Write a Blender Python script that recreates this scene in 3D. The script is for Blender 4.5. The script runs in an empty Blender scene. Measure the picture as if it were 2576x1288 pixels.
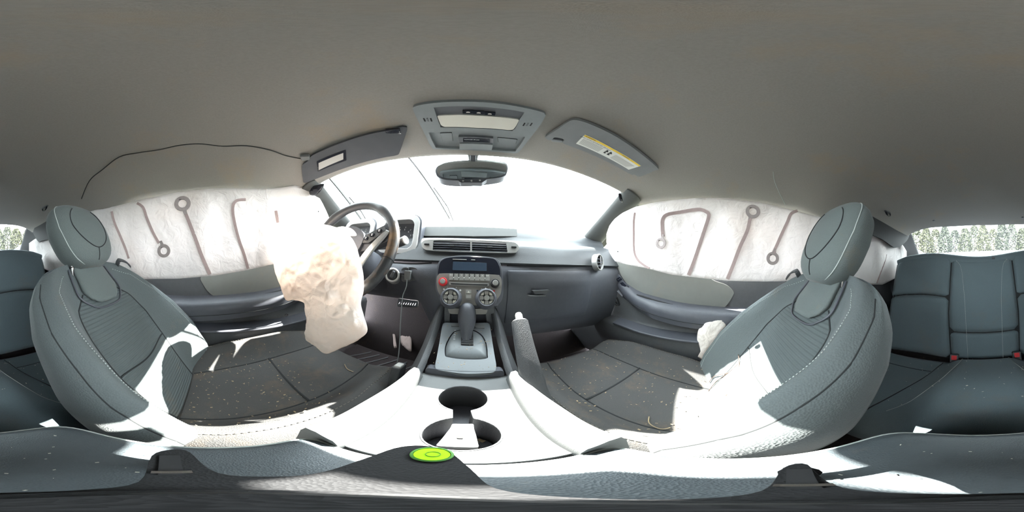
import bpy, bmesh, math, random
from mathutils import Vector, Matrix, noise
from mathutils.geometry import tessellate_polygon

# ------------------------------------------------------------------ camera
# Car frame: +X passenger side, +Y forward, +Z up.  The 360 degree camera
# stands on the centre line above the console lid, at the origin.
scene = bpy.context.scene
COL = scene.collection
W_PX, H_PX = 2576.0, 1288.0
FWD_PX = 1181.0                       # picture column of straight ahead
ROLL = math.radians(2.0)              # the camera leans a little
DEG = math.pi / 180.0


def unroll(d):
    c, s = math.cos(ROLL), math.sin(ROLL)
    return Vector((d[0] * c - d[2] * s, d[1], d[0] * s + d[2] * c))


cam_data = bpy.data.cameras.new('camera')
cam_data.type = 'PANO'
cam_data.clip_start = 0.005
cam_data.clip_end = 500
try:
    cam_data.panorama_type = 'EQUIRECTANGULAR'
except Exception:
    cam_data.cycles.panorama_type = 'EQUIRECTANGULAR'
cam = bpy.data.objects.new('camera', cam_data)
COL.objects.link(cam)
_yaw = (W_PX / 2 - FWD_PX) * 2 * math.pi / W_PX
_f = unroll((math.sin(_yaw), math.cos(_yaw), 0))
_r = unroll((math.cos(_yaw), -math.sin(_yaw), 0))
_u = unroll((0, 0, 1))
M = Matrix(((_r.x, _u.x, -_f.x, 0), (_r.y, _u.y, -_f.y, 0), (_r.z, _u.z, -_f.z, 0), (0, 0, 0, 1)))
cam.matrix_world = M
scene.camera = cam

# ------------------------------------------------------------------ world, sun, exposure
world = bpy.data.worlds.new('world')
scene.world = world
world.use_nodes = True
_bg = world.node_tree.nodes['Background']
_bg.inputs[0].default_value = (0.86, 0.95, 1.0, 1)
_bg.inputs[1].default_value = 8.0
SUN_AZ, SUN_EL = 5.0, 48.0            # degrees to the right of straight ahead, above the horizon
sun_data = bpy.data.lights.new('sun', 'SUN')
sun_data.energy = 34.0
sun_data.angle = 0.009
sun_data.color = (1.0, 0.96, 0.9)
sun = bpy.data.objects.new('sun', sun_data)
COL.objects.link(sun)
_sd = Vector((math.sin(SUN_AZ * DEG) * math.cos(SUN_EL * DEG), math.cos(SUN_AZ * DEG) * math.cos(SUN_EL * DEG), math.sin(SUN_EL * DEG)))
sun.rotation_euler = _sd.to_track_quat('Z', 'Y').to_euler()
sun.location = _sd * 20
vs = scene.view_settings
vs.view_transform = 'Standard'
vs.look = 'None'
vs.exposure = 1.5
vs.gamma = 1.0
vs.use_curve_mapping = False
scene.cycles.max_bounces = 10
scene.cycles.diffuse_bounces = 6
scene.cycles.transparent_max_bounces = 16
scene.cycles.sample_clamp_indirect = 8.0

# ------------------------------------------------------------------ helpers: picture point to a point in the car


def ray(px, py):
    a = (px - FWD_PX) * 2 * math.pi / W_PX
    l = (H_PX / 2 - py) * math.pi / H_PX
    return unroll((math.sin(a) * math.cos(l), math.cos(a) * math.cos(l), math.sin(l)))


def at(px, py, x=None, y=None, z=None, r=None):
    d = ray(px, py)
    if x is not None:
        t = x / d.x
    elif y is not None:
        t = y / d.y
    elif z is not None:
        t = z / d.z
    else:
        t = r
    return d * t


class Frame:
    """A flat working plane: origin, right, up, and the normal facing the viewer."""

    def __init__(self, o, right, up):
        self.o = Vector(o)
        self.x = Vector(right).normalized()
        u = Vector(up)
        self.y = (u - self.x * u.dot(self.x)).normalized()
        self.n = self.x.cross(self.y).normalized()

    def p(self, u, v, w=0.0):
        return self.o + self.x * u + self.y * v + self.n * w

    def uv(self, px, py):
        d = ray(px, py)
        t = self.o.dot(self.n) / d.dot(self.n)
        q = d * t - self.o
        return (q.dot(self.x), q.dot(self.y))

    def uvs(self, pts):
        return [self.uv(*p) for p in pts]

    def lift(self, w):
        return Frame(self.o + self.n * w, self.x, self.y)


# ------------------------------------------------------------------ helpers: objects
WP = {}


def thing(name, loc, label=None, cat=None, group=None, kind=None):
    o = bpy.data.objects.new(name, None)
    COL.objects.link(o)
    o.empty_display_size = 0.02
    o.location = Vector(loc)
    WP[o.name] = Vector(loc)
    return tag(o, label, cat, group, kind)


def tag(o, label=None, cat=None, group=None, kind=None):
    if label:
        o['label'] = label
    if cat:
        o['category'] = cat
    if group:
        o['group'] = group
    if kind:
        o['kind'] = kind
    return o


def mk(name, vf, mat, parent=None, smooth=True, bevel=0.0, bseg=2, subd=0, solid=0.0, soff=0.0, sharp=None):
    verts, faces = vf
    verts = [Vector(v) for v in verts]
    lo = Vector((min(v.x for v in verts), min(v.y for v in verts), min(v.z for v in verts)))
    hi = Vector((max(v.x for v in verts), max(v.y for v in verts), max(v.z for v in verts)))
    c = (lo + hi) / 2
    me = bpy.data.meshes.new(name)
    me.from_pydata([v - c for v in verts], [], faces)
    me.validate()
    if mat is not None:
        me.materials.append(mat)
    if smooth:
        me.polygons.foreach_set('use_smooth', [True] * len(me.polygons))
    o = bpy.data.objects.new(name, me)
    COL.objects.link(o)
    WP[o.name] = c
    if parent is not None:
        o.parent = parent
        o.location = c - WP[parent.name]
    else:
        o.location = c
    if solid:
        m = o.modifiers.new('thick', 'SOLIDIFY')
        m.thickness = solid
        m.offset = soff
    if bevel:
        m = o.modifiers.new('edge', 'BEVEL')
        m.width = bevel
        m.segments = bseg
        m.limit_method = 'ANGLE'
        m.angle_limit = math.radians(40)
        m.harden_normals = False
    if subd:
        m = o.modifiers.new('sub', 'SUBSURF')
        m.levels = subd
        m.render_levels = subd
    if smooth and not subd and sharp is not False:
        try:
            me.set_sharp_from_angle(angle=math.radians(sharp or 42))
        except Exception:
            pass
    return o


def grid(rows, closed_u=False, closed_v=False, flip=False):
    """rows: list of equally long lists of points."""
    nv, nu = len(rows), len(rows[0])
    verts = [p for r in rows for p in r]
    faces = []
    for j in range(nv if closed_v else nv - 1):
        for i in range(nu if closed_u else nu - 1):
            a = j * nu + i
            b = j * nu + (i + 1) % nu
            c = ((j + 1) % nv) * nu + (i + 1) % nu
            d = ((j + 1) % nv) * nu + i
            faces.append((a, d, c, b) if flip else (a, b, c, d))
    return verts, faces


def loft(loops, cap=True, flip=False):
    v, f = grid(loops, closed_u=True, flip=flip)
    n = len(loops[0])
    if cap:
        b = len(v) - n
        f = list(f)
        f.append(tuple(range(n)) if flip else tuple(reversed(range(n))))
        f.append(tuple(reversed(range(b, b + n))) if flip else tuple(range(b, b + n)))
    return v, f


def join(parts):
    V, F = [], []
    for v, f in parts:
        o = len(V)
        V += [Vector(p) for p in v]
        F += [tuple(i + o for i in q) for q in f]
    return V, F


def catmull(pts, n=6, closed=False):
    pts = [Vector(p) for p in pts]
    out = []
    m = len(pts)
    for i in range(m if closed else m - 1):
        p0 = pts[(i - 1) % m] if closed or i > 0 else pts[0]
        p1 = pts[i]
        p2 = pts[(i + 1) % m]
        p3 = pts[(i + 2) % m] if closed or i + 2 < m else pts[-1]
        for k in range(n):
            t = k / n
            out.append(0.5 * ((2 * p1) + (p2 - p0) * t + (2 * p0 - 5 * p1 + 4 * p2 - p3) * t * t + (3 * p1 - p0 - 3 * p2 + p3) * t ** 3))
    if not closed:
        out.append(pts[-1])
    return out


def catmull2(pts, n=6, closed=True):
    return [(p.x, p.y) for p in catmull([(a, b, 0) for a, b in pts], n, closed)]


def tube(pts, rad, n=8, closed=False, flat=1.0, up=None):
    """rad: number or list; flat squeezes the second axis."""
    pts = [Vector(p) for p in pts]
    m = len(pts)
    rads = rad if isinstance(rad, (list, tuple)) else [rad] * m
    loops = []
    prev = None
    for i, p in enumerate(pts):
        if closed:
            t = pts[(i + 1) % m] - pts[i - 1]
        else:
            t = pts[min(i + 1, m - 1)] - pts[max(i - 1, 0)]
        if t.length < 1e-9:
            t = Vector((0, 0, 1))
        t.normalize()
        if up is not None:
            a = Vector(up) - t * Vector(up).dot(t)
        elif prev is None:
            ref = Vector((0, 0, 1)) if abs(t.z) < 0.9 else Vector((1, 0, 0))
            a = ref - t * ref.dot(t)
        else:
            a = prev - t * prev.dot(t)
        a.normalize()
        prev = a
        b = t.cross(a)
        loops.append([p + a * (math.cos(2 * math.pi * k / n) * rads[i] * flat) + b * (math.sin(2 * math.pi * k / n) * rads[i]) for k in range(n)])
    if closed:
        return grid(loops, closed_u=True, closed_v=True)
    return loft(loops)


def ribbon(pts, width, thick, nrm, taper=None):
    """A flat strap following pts; nrm gives the face direction (vector or list)."""
    pts = [Vector(p) for p in pts]
    m = len(pts)
    loops = []
    for i, p in enumerate(pts):
        t = (pts[min(i + 1, m - 1)] - pts[max(i - 1, 0)]).normalized()
        nn = Vector(nrm[i] if isinstance(nrm, list) else nrm)
        nn = (nn - t * nn.dot(t)).normalized()
        s = t.cross(nn)
        w = (width[i] if isinstance(width, (list, tuple)) else width) / 2
        h = thick / 2
        loops.append([p + s * w + nn * h, p - s * w + nn * h, p - s * w - nn * h, p + s * w - nn * h])
    return loft(loops)


def plate(fr, loops, depth, w0=0.0):
    """Flat plate with holes.  loops: outer then holes, (u,v) pairs in frame fr.
    Front face at w0, back face at w0-depth."""
    polys = [[Vector((u, v, 0)) for u, v in lp] for lp in loops]
    tris = tessellate_polygon(polys)
    flat = [p for lp in polys for p in lp]
    n = len(flat)
    V = [fr.p(p.x, p.y, w0) for p in flat] + [fr.p(p.x, p.y, w0 - depth) for p in flat]
    F = []
    for a, b, c in tris:
        ar = (flat[b] - flat[a]).cross(flat[c] - flat[a]).z
        if ar < 0:
            b, c = c, b
        F.append((a, b, c))
        F.append((c + n, b + n, a + n))
    o = 0
    for k, lp in enumerate(polys):
        m = len(lp)
        area = sum(lp[i].x * lp[(i + 1) % m].y - lp[(i + 1) % m].x * lp[i].y for i in range(m))
        ccw = area > 0
        if k > 0:
            ccw = not ccw
        for i in range(m):
            a, b = o + i, o + (i + 1) % m
            F.append((a, a + n, b + n, b) if ccw else (b, b + n, a + n, a))
        o += m
    return V, F


def rrect(w, h, r, n=5, cx=0.0, cy=0.0):
    r = min(r, w / 2 - 1e-5, h / 2 - 1e-5)
    out = []
    for sx, sy, a0 in ((1, 1, 0), (-1, 1, 90), (-1, -1, 180), (1, -1, 270)):
        for k in range(n + 1):
            a = math.radians(a0 + 90 * k / n)
            out.append((cx + sx * (w / 2 - r) + r * math.cos(a), cy + sy * (h / 2 - r) + r * math.sin(a)))
    return out


def quad_r(pts, r, n=4):
    """Round the corners of a polygon given in (u,v)."""
    out = []
    m = len(pts)
    P = [Vector((a, b)) for a, b in pts]
    for i in range(m):
        p, a, b = P[i], P[i - 1], P[(i + 1) % m]
        rr = r[i] if isinstance(r, (list, tuple)) else r
        da, db = (a - p), (b - p)
        k = min(rr, da.length * 0.45, db.length * 0.45)
        s, e = p + da.normalized() * k, p + db.normalized() * k
        for j in range(n + 1):
            t = j / n
            q = s * (1 - t) ** 2 + p * 2 * t * (1 - t) + e * t * t
            out.append((q.x, q.y))
    return out


def circle(r, n=24, cx=0.0, cy=0.0):
    return [(cx + r * math.cos(2 * math.pi * k / n), cy + r * math.sin(2 * math.pi * k / n)) for k in range(n)]


def lathe(fr, cx, cy, prof, n=28, cap=True):
    """prof: (radius, height along the frame normal) pairs."""
    loops = []
    for r, h in prof:
        loops.append([fr.p(cx + r * math.cos(2 * math.pi * k / n), cy + r * math.sin(2 * math.pi * k / n), h) for k in range(n)])
    return loft(loops, cap)


def box(c, s, rx=None):
    c = Vector(c)
    x, y, z = s[0] / 2, s[1] / 2, s[2] / 2
    V = [Vector((a * x, b * y, d * z)) for d in (-1, 1) for b in (-1, 1) for a in (-1, 1)]
    if rx is not None:
        V = [rx @ v for v in V]
    return [c + v for v in V], [(0, 2, 3, 1), (4, 5, 7, 6), (0, 1, 5, 4), (2, 6, 7, 3), (0, 4, 6, 2), (1, 3, 7, 5)]


def lerp(a, b, t):
    return a + (b - a) * t


def interp(x, xs, ys):
    if x <= xs[0]:
        return ys[0]
    for i in range(len(xs) - 1):
        if x <= xs[i + 1]:
            t = (x - xs[i]) / (xs[i + 1] - xs[i])
            return ys[i] + (ys[i + 1] - ys[i]) * t
    return ys[-1]


def sm(x, a, b):
    t = max(0.0, min(1.0, (x - a) / (b - a)))
    return t * t * (3 - 2 * t)


def text_mesh(fr, s, size, cu=0.0, cv=0.0, w=0.0006, rot=0.0, sx=1.0, center=True):
    cu_ = bpy.data.curves.new('txt', 'FONT')
    cu_.body = s
    cu_.size = size
    cu_.resolution_u = 2
    if center:
        cu_.align_x = 'CENTER'
        cu_.align_y = 'CENTER'
    ob = bpy.data.objects.new('txt', cu_)
    COL.objects.link(ob)
    dg = bpy.context.evaluated_depsgraph_get()
    me = bpy.data.meshes.new_from_object(ob.evaluated_get(dg))
    c, sn = math.cos(rot), math.sin(rot)
    V = []
    for v in me.vertices:
        a, b = v.co.x * sx, v.co.y
        V.append(fr.p(cu + a * c - b * sn, cv + a * sn + b * c, w))
    F = [tuple(p.vertices) for p in me.polygons]
    bpy.data.objects.remove(ob)
    bpy.data.curves.remove(cu_)
    bpy.data.meshes.remove(me)
    return V, F


# ------------------------------------------------------------------ materials
def nodes_of(name):
    m = bpy.data.materials.new(name)
    m.use_nodes = True
    return m, m.node_tree, m.node_tree.nodes['Principled BSDF']


def surf(name, col, rough=0.6, metal=0.0, var=0.12, vscale=30.0, bump=0.0, bscale=600.0, btype='noise', dirt=0.0, dirt_col=(0.23, 0.15, 0.08),
         dirt_scale=7.0, spec=0.5, coat=0.0, ramp=(0.56, 0.72), bdist=0.001, sheen=0.0):
    m, nt, b = nodes_of(name)
    N, L = nt.nodes, nt.links
    tc = N.new('ShaderNodeTexCoord')
    n1 = N.new('ShaderNodeTexNoise')
    n1.inputs['Scale'].default_value = vscale
    n1.inputs['Detail'].default_value = 3
    L.new(tc.outputs['Object'], n1.inputs['Vector'])
    mx = N.new('ShaderNodeMix')
    mx.data_type = 'RGBA'
    mx.inputs['A'].default_value = (*[c * (1 - var) for c in col], 1)
    mx.inputs['B'].default_value = (*[min(1, c * (1 + var)) for c in col], 1)
    L.new(n1.outputs['Fac'], mx.inputs['Factor'])
    out = mx.outputs['Result']
    if dirt > 0:
        n2 = N.new('ShaderNodeTexNoise')
        n2.inputs['Scale'].default_value = dirt_scale
        n2.inputs['Detail'].default_value = 6
        n2.inputs['Roughness'].default_value = 0.72
        L.new(tc.outputs['Object'], n2.inputs['Vector'])
        cr = N.new('ShaderNodeValToRGB')
        cr.color_ramp.elements[0].position = ramp[0]
        cr.color_ramp.elements[1].position = ramp[1]
        cr.color_ramp.elements[0].color = (0, 0, 0, 1)
        cr.color_ramp.elements[1].color = (dirt, dirt, dirt, 1)
        L.new(n2.outputs['Fac'], cr.inputs['Fac'])
        m2 = N.new('ShaderNodeMix')
        m2.data_type = 'RGBA'
        m2.inputs['B'].default_value = (*dirt_col, 1)
        L.new(out, m2.inputs['A'])
        L.new(cr.outputs['Color'], m2.inputs['Factor'])
        out = m2.outputs['Result']
    L.new(out, b.inputs['Base Color'])
    b.inputs['Roughness'].default_value = rough
    b.inputs['Metallic'].default_value = metal
    b.inputs['Specular IOR Level'].default_value = spec
    b.inputs['Coat Weight'].default_value = coat
    if sheen:
        b.inputs['Sheen Weight'].default_value = sheen
        b.inputs['Sheen Roughness'].default_value = 0.4
    if bump > 0:
        if btype == 'noise':
            t = N.new('ShaderNodeTexNoise')
            t.inputs['Scale'].default_value = bscale
            t.inputs['Detail'].default_value = 2
            o = t.outputs['Fac']
        elif btype == 'grain':
            t = N.new('ShaderNodeTexVoronoi')
            t.inputs['Scale'].default_value = bscale
            o = t.outputs['Distance']
        else:
            t = N.new('ShaderNodeTexWave')
            t.wave_type = 'BANDS'
            t.bands_direction = btype
            t.inputs['Scale'].default_value = bscale
            t.inputs['Distortion'].default_value = 0.0
            o = t.outputs['Fac']
        L.new(tc.outputs['Object'], t.inputs['Vector'])
        bp = N.new('ShaderNodeBump')
        bp.inputs['Strength'].default_value = bump
        bp.inputs['Distance'].default_value = bdist
        L.new(o, bp.inputs['Height'])
        L.new(bp.outputs['Normal'], b.inputs['Normal'])
    return m


def thin_glass(name, tint=(0.95, 0.98, 0.97)):
    m = bpy.data.materials.new(name)
    m.use_nodes = True
    nt = m.node_tree
    N, L = nt.nodes, nt.links
    N.remove(N['Principled BSDF'])
    tr = N.new('ShaderNodeBsdfTransparent')
    tr.inputs[0].default_value = (*tint, 1)
    gl = N.new('ShaderNodeBsdfGlossy')
    gl.inputs['Roughness'].default_value = 0.02
    mx = N.new('ShaderNodeMixShader')
    lw = N.new('ShaderNodeLayerWeight')
    lw.inputs['Blend'].default_value = 0.12
    ml = N.new('ShaderNodeMath')
    ml.operation = 'MULTIPLY_ADD'
    ml.inputs[1].default_value = 0.45
    ml.inputs[2].default_value = 0.03
    L.new(lw.outputs['Facing'], ml.inputs[0])
    L.new(ml.outputs[0], mx.inputs[0])
    L.new(tr.outputs[0], mx.inputs[1])
    L.new(gl.outputs[0], mx.inputs[2])
    L.new(mx.outputs[0], N['Material Output'].inputs[0])
    return m


def nylon(name, col, trans, stain=0.25, stain_col=(0.62, 0.46, 0.38)):
    """Thin woven airbag cloth: part diffuse, part translucent."""
    m = bpy.data.materials.new(name)
    m.use_nodes = True
    nt = m.node_tree
    N, L = nt.nodes, nt.links
    N.remove(N['Principled BSDF'])
    tc = N.new('ShaderNodeTexCoord')
    n2 = N.new('ShaderNodeTexNoise')
    n2.inputs['Scale'].default_value = 6
    n2.inputs['Detail'].default_value = 6
    L.new(tc.outputs['Object'], n2.inputs['Vector'])
    cr = N.new('ShaderNodeValToRGB')
    cr.color_ramp.elements[0].position = 0.5
    cr.color_ramp.elements[1].position = 0.8
    cr.color_ramp.elements[0].color = (0, 0, 0, 1)
    cr.color_ramp.elements[1].color = (stain, stain, stain, 1)
    L.new(n2.outputs['Fac'], cr.inputs['Fac'])
    mc = N.new('ShaderNodeMix')
    mc.data_type = 'RGBA'
    mc.inputs['A'].default_value = (*col, 1)
    mc.inputs['B'].default_value = (*stain_col, 1)
    L.new(cr.outputs['Color'], mc.inputs['Factor'])
    df = N.new('ShaderNodeBsdfDiffuse')
    tl = N.new('ShaderNodeBsdfTranslucent')
    L.new(mc.outputs['Result'], df.inputs[0])
    L.new(mc.outputs['Result'], tl.inputs[0])
    wr = N.new('ShaderNodeTexNoise')
    wr.inputs['Scale'].default_value = 22
    wr.inputs['Detail'].default_value = 5
    wr.inputs['Distortion'].default_value = 1.2
    L.new(tc.outputs['Object'], wr.inputs['Vector'])
    bp = N.new('ShaderNodeBump')
    bp.inputs['Strength'].default_value = 0.7
    bp.inputs['Distance'].default_value = 0.012
    L.new(wr.outputs['Fac'], bp.inputs['Height'])
    L.new(bp.outputs['Normal'], df.inputs['Normal'])
    mx = N.new('ShaderNodeMixShader')
    mx.inputs[0].default_value = trans
    L.new(df.outputs[0], mx.inputs[1])
    L.new(tl.outputs[0], mx.inputs[2])
    L.new(mx.outputs[0], N['Material Output'].inputs[0])
    return m


HEAD = surf('headliner_cloth', (0.262, 0.244, 0.226), 0.95, var=0.10, vscale=260, bump=0.25, bscale=1500, dirt=0.45, dirt_col=(0.34, 0.25, 0.165), dirt_scale=4.0, ramp=(0.56, 0.74), spec=0.2)
CLOTH = surf('seat_cloth', (0.112, 0.129, 0.126), 0.9, var=0.18, vscale=700, bump=0.5, bscale=420, btype='grain', dirt=0.55, dirt_col=(0.20, 0.145, 0.085), dirt_scale=5.5, ramp=(0.58, 0.80), spec=0.25, sheen=0.15)
CLOTH2 = surf('bolster_cloth', (0.098, 0.112, 0.114), 0.9, var=0.16, vscale=500, bump=0.6, bscale=300, btype='grain', dirt=0.5, dirt_col=(0.20, 0.15, 0.10), dirt_scale=4.5, ramp=(0.60, 0.80), spec=0.25, sheen=0.15)
RIB = surf('ribbed_cloth', (0.086, 0.100, 0.102), 0.9, var=0.15, vscale=500, bump=0.9, bscale=38, btype='Z', dirt=0.4, dirt_col=(0.18, 0.13, 0.08), dirt_scale=6, spec=0.25, bdist=0.002)
CUSH = surf('cushion_cloth', (0.070, 0.069, 0.068), 0.92, var=0.2, vscale=600, bump=0.5, bscale=420, btype='grain', dirt=0.6, dirt_col=(0.16, 0.115, 0.075), dirt_scale=11, ramp=(0.52, 0.80), spec=0.2)
REAR = surf('rear_seat_cloth', (0.132, 0.170, 0.185), 0.9, var=0.15, vscale=600, bump=0.4, bscale=420, btype='grain', dirt=0.15, dirt_scale=6, spec=0.25, sheen=0.12)
PLA = surf('black_plastic', (0.058, 0.060, 0.064), 0.55, var=0.15, vscale=60, bump=0.35, bscale=520, btype='grain', dirt=0.35, dirt_col=(0.15, 0.11, 0.075), dirt_scale=8, ramp=(0.6, 0.8))
PAD = surf('dash_pad_plastic', (0.030, 0.033, 0.036), 0.55, var=0.12, vscale=60, bump=0.25, bscale=700, btype='grain', dirt=0.2, dirt_col=(0.07, 0.06, 0.05), dirt_scale=6, ramp=(0.6, 0.85))
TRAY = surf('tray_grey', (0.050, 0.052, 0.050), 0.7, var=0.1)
DASH = surf('dash_plastic', (0.064, 0.067, 0.080), 0.5, var=0.12, vscale=60, bump=0.25, bscale=700, btype='grain', dirt=0.3, dirt_col=(0.13, 0.10, 0.07), dirt_scale=6, ramp=(0.6, 0.85))
LID = surf('console_leather', (0.062, 0.074, 0.082), 0.5, var=0.12, vscale=80, bump=0.25, bscale=760, btype='grain', dirt=0.25, dirt_col=(0.2, 0.17, 0.13), dirt_scale=18, ramp=(0.62, 0.8), bdist=0.0015)
PLG = surf('grey_plastic', (0.13, 0.135, 0.135), 0.6, var=0.08, vscale=60, bump=0.15, bscale=700, btype='grain')
OHC = surf('overhead_grey', (0.20, 0.215, 0.225), 0.55, var=0.06, vscale=90, bump=0.12, bscale=900, btype='grain')
OHD = surf('overhead_dark', (0.11, 0.115, 0.125), 0.5, var=0.06, vscale=90)
INS = surf('door_insert', (0.135, 0.138, 0.126), 0.75, var=0.06, vscale=50, bump=0.15, bscale=800, dirt=0.2, dirt_scale=5)
SIL = surf('silver_trim', (0.50, 0.50, 0.49), 0.36, metal=0.75, var=0.04, dirt=0.2, dirt_col=(0.3, 0.24, 0.16), dirt_scale=20)
BEZ = surf('bezel_grey', (0.135, 0.148, 0.155), 0.5, metal=0.1, var=0.06, vscale=200, dirt=0.45, dirt_col=(0.13, 0.10, 0.08), dirt_scale=30, ramp=(0.58, 0.75))
RAD = surf('radio_grey', (0.20, 0.185, 0.17), 0.5, metal=0.1, var=0.08, dirt=0.25, dirt_col=(0.16, 0.12, 0.09), dirt_scale=14)
BTN = surf('button_grey', (0.25, 0.245, 0.23), 0.5, var=0.05)
CHR = surf('chrome', (0.75, 0.76, 0.78), 0.12, metal=1.0, var=0.02)
GLOSS = surf('gloss_black', (0.012, 0.014, 0.022), 0.12, var=0.05)
SCREEN = surf('screen_glass', (0.035, 0.055, 0.085), 0.18, var=0.05)
DARK = surf('dark_gap', (0.010, 0.010, 0.011), 0.8, var=0.05)
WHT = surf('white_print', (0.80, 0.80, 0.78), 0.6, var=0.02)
GRYP = surf('grey_print', (0.42, 0.41, 0.39), 0.6, var=0.02)
BLKP = surf('black_print', (0.02, 0.02, 0.02), 0.6, var=0.02)
YEL = surf('yellow_print', (0.80, 0.55, 0.06), 0.6, var=0.03)
REDP = surf('red_plastic', (0.55, 0.025, 0.03), 0.4, var=0.05)
THR = surf('pale_thread', (0.36, 0.39, 0.37), 0.8, var=0.1)
SEAM = surf('seam_dark', (0.020, 0.022, 0.023), 0.95, var=0.1)  # near-black base colour of sewn seams and joint lines
CARPET = surf('carpet', (0.046, 0.038, 0.039), 1.0, var=0.3, vscale=400, bump=1.0, bscale=500, dirt=0.5, dirt_col=(0.10, 0.07, 0.05), dirt_scale=9, spec=0.1, bdist=0.003)
LENS = surf('lamp_lens', (0.60, 0.575, 0.51), 0.35, var=0.03)
WHEEL = surf('wheel_leather', (0.038, 0.038, 0.040), 0.45, var=0.12, bump=0.2, bscale=600, btype='grain', dirt=0.75, dirt_col=(0.22, 0.13, 0.06), dirt_scale=9, ramp=(0.52, 0.70))
WEB = surf('seat_belt_web', (0.045, 0.045, 0.045), 0.8, bump=0.6, bscale=300)
BAG = nylon('airbag_nylon', (0.93, 0.85, 0.79), 0.38, stain=0.45, stain_col=(0.80, 0.60, 0.46))
CURT = nylon('curtain_nylon', (0.76, 0.715, 0.70), 0.26, stain=0.22, stain_col=(0.72, 0.58, 0.50))
SEWN = surf('curtain_seam', (0.36, 0.27, 0.26), 0.9, var=0.15, vscale=90)
SEWN2 = surf('curtain_seam_grey', (0.33, 0.28, 0.27), 0.9, var=0.15, vscale=90)
GLASS = thin_glass('window_glass')
RGLASS = thin_glass('rear_window_glass', (0.80, 0.84, 0.82))
MIRR = surf('mirror_glass', (0.55, 0.60, 0.62), 0.03, metal=1.0, var=0.01)
LIME = surf('lime_fluid', (0.36, 0.80, 0.02), 0.15, var=0.08)
PAPER = surf('crumpled_paper', (0.20, 0.155, 0.14), 0.9, var=0.15)
FOAM = surf('pale_foam', (0.55, 0.52, 0.44), 0.9, var=0.2, vscale=60)
STRAW = surf('straw', (0.30, 0.23, 0.14), 0.9, var=0.3, vscale=60)

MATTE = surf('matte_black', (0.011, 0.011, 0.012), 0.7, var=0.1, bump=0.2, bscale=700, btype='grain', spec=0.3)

# ================================================================== SETTING
# ------------------------------------------------------------------ ceiling (headliner)
#         yc     zc     xe    ye     ze     p
ROOF = [(0.500, 0.356, 0.575, 0.385, 0.280, 3.0),
        (0.330, 0.386, 0.612, 0.290, 0.264, 3.2),
        (0.100, 0.400, 0.632, 0.080, 0.256, 3.4),
        (-0.15, 0.405, 0.637, -0.15, 0.248, 3.4),
        (-0.45, 0.395, 0.625, -0.42, 0.215, 3.4),
        (-0.75, 0.352, 0.605, -0.72, 0.175, 4.0),
        (-1.00, 0.295, 0.590, -0.95, 0.150, 5.0),
        (-1.22, 0.232, 0.585, -1.12, 0.140, 7.0)]
NV = 56


def roof_station(v):
    k = v * (len(ROOF) - 1)
    i = min(int(k), len(ROOF) - 2)
    t = k - i
    P = [ROOF[max(0, i - 1)], ROOF[i], ROOF[i + 1], ROOF[min(len(ROOF) - 1, i + 2)]]
    return [0.5 * (2 * b + (c - a) * t + (2 * a - 5 * b + 4 * c - d) * t * t + (3 * b - a - 3 * c + d) * t ** 3) for a, b, c, d in zip(*P)]


def roof_pt(v, u):
    yc, zc, xe, ye, ze, p = roof_station(v)
    s = abs(u)
    return Vector((xe * u, yc + (ye - yc) * s * s, zc - (zc - ze) * s ** p))


def roof_z(x, y):
    lo, hi = 0.0, 1.0
    for _ in range(22):
        m = (lo + hi) / 2
        st = roof_station(m)
        s = min(1.0, abs(x) / st[2])
        if st[0] + (st[3] - st[0]) * s * s > y:
            lo = m
        else:
            hi = m
    st = roof_station(lo)
    s = min(1.0, abs(x) / st[2])
    return st[1] - (st[1] - st[4]) * s ** st[5]


def on_roof(px, py, off=0.0):
    d = ray(px, py)
    lo, hi = 0.1, 1.6
    for _ in range(30):
        m = (lo + hi) / 2
        q = d * m
        if q.z < roof_z(q.x, q.y) - off:
            lo = m
        else:
            hi = m
    return d * lo


rows = []
for j in range(NV + 1):
    v = j / NV
    row = [roof_pt(v, i / 28 - 1.0) for i in range(57)]
    # lip: cloth turns down over the roof rail; outer strip widened to block sun
    for side, idx in ((-1, 0), (1, -1)):
        e = row[idx]
        l1 = e + Vector((side * 0.010, 0, -0.012))
        l2 = e + Vector((side * 0.095, 0, -0.016))
        if side < 0:
            row = [l2, l1] + row
        else:
            row = row + [l1, l2]
    rows.append(row)
for row in rows:
    for k, p in enumerate(row):
        row[k] = p + Vector((0, 0, 0.0035 * noise.noise(p * 5.0)))
ceiling = mk('ceiling', grid(rows, flip=True), HEAD, solid=0.03, soff=1.0, sharp=False)
tag(ceiling, 'taupe cloth headliner of the car roof with dusty brown smears', 'ceiling', kind='structure')
# loose edge of the headliner, puckered seam above the driver side
crease = [on_roof(px, py, 0.002) for px, py in ((205, 500), (225, 455), (260, 425), (300, 395), (345, 385), (400, 377), (450, 366), (500, 362), (560, 368), (620, 367), (680, 378), (720, 392), (760, 400))]
mk('loose_seam', tube(catmull(crease, 5), 0.0016, 6), SEAM, ceiling)
thr = [on_roof(px, py, 0.002) for px, py in ((1945, 432), (1948, 455), (1958, 480), (1968, 500), (1975, 515))]
mk('hanging_thread', tube(catmull(thr, 5), 0.0011, 5), THR, ceiling)
for px, py in ((2349, 555), (2572, 547)):
    c = on_roof(px, py, 0.0)
    fr = Frame(c, (1, 0, 0), (0, 0.3, -0.9) if False else (0, -1, 0.2))
    mk('trim_clip', lathe(Frame(c, (1, 0, 0), (0, -1, -0.2)), 0, 0, [(0.008, -0.002), (0.0085, 0.002), (0.006, 0.004), (0.001, 0.0045)], 16), OHD, ceiling)

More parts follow.
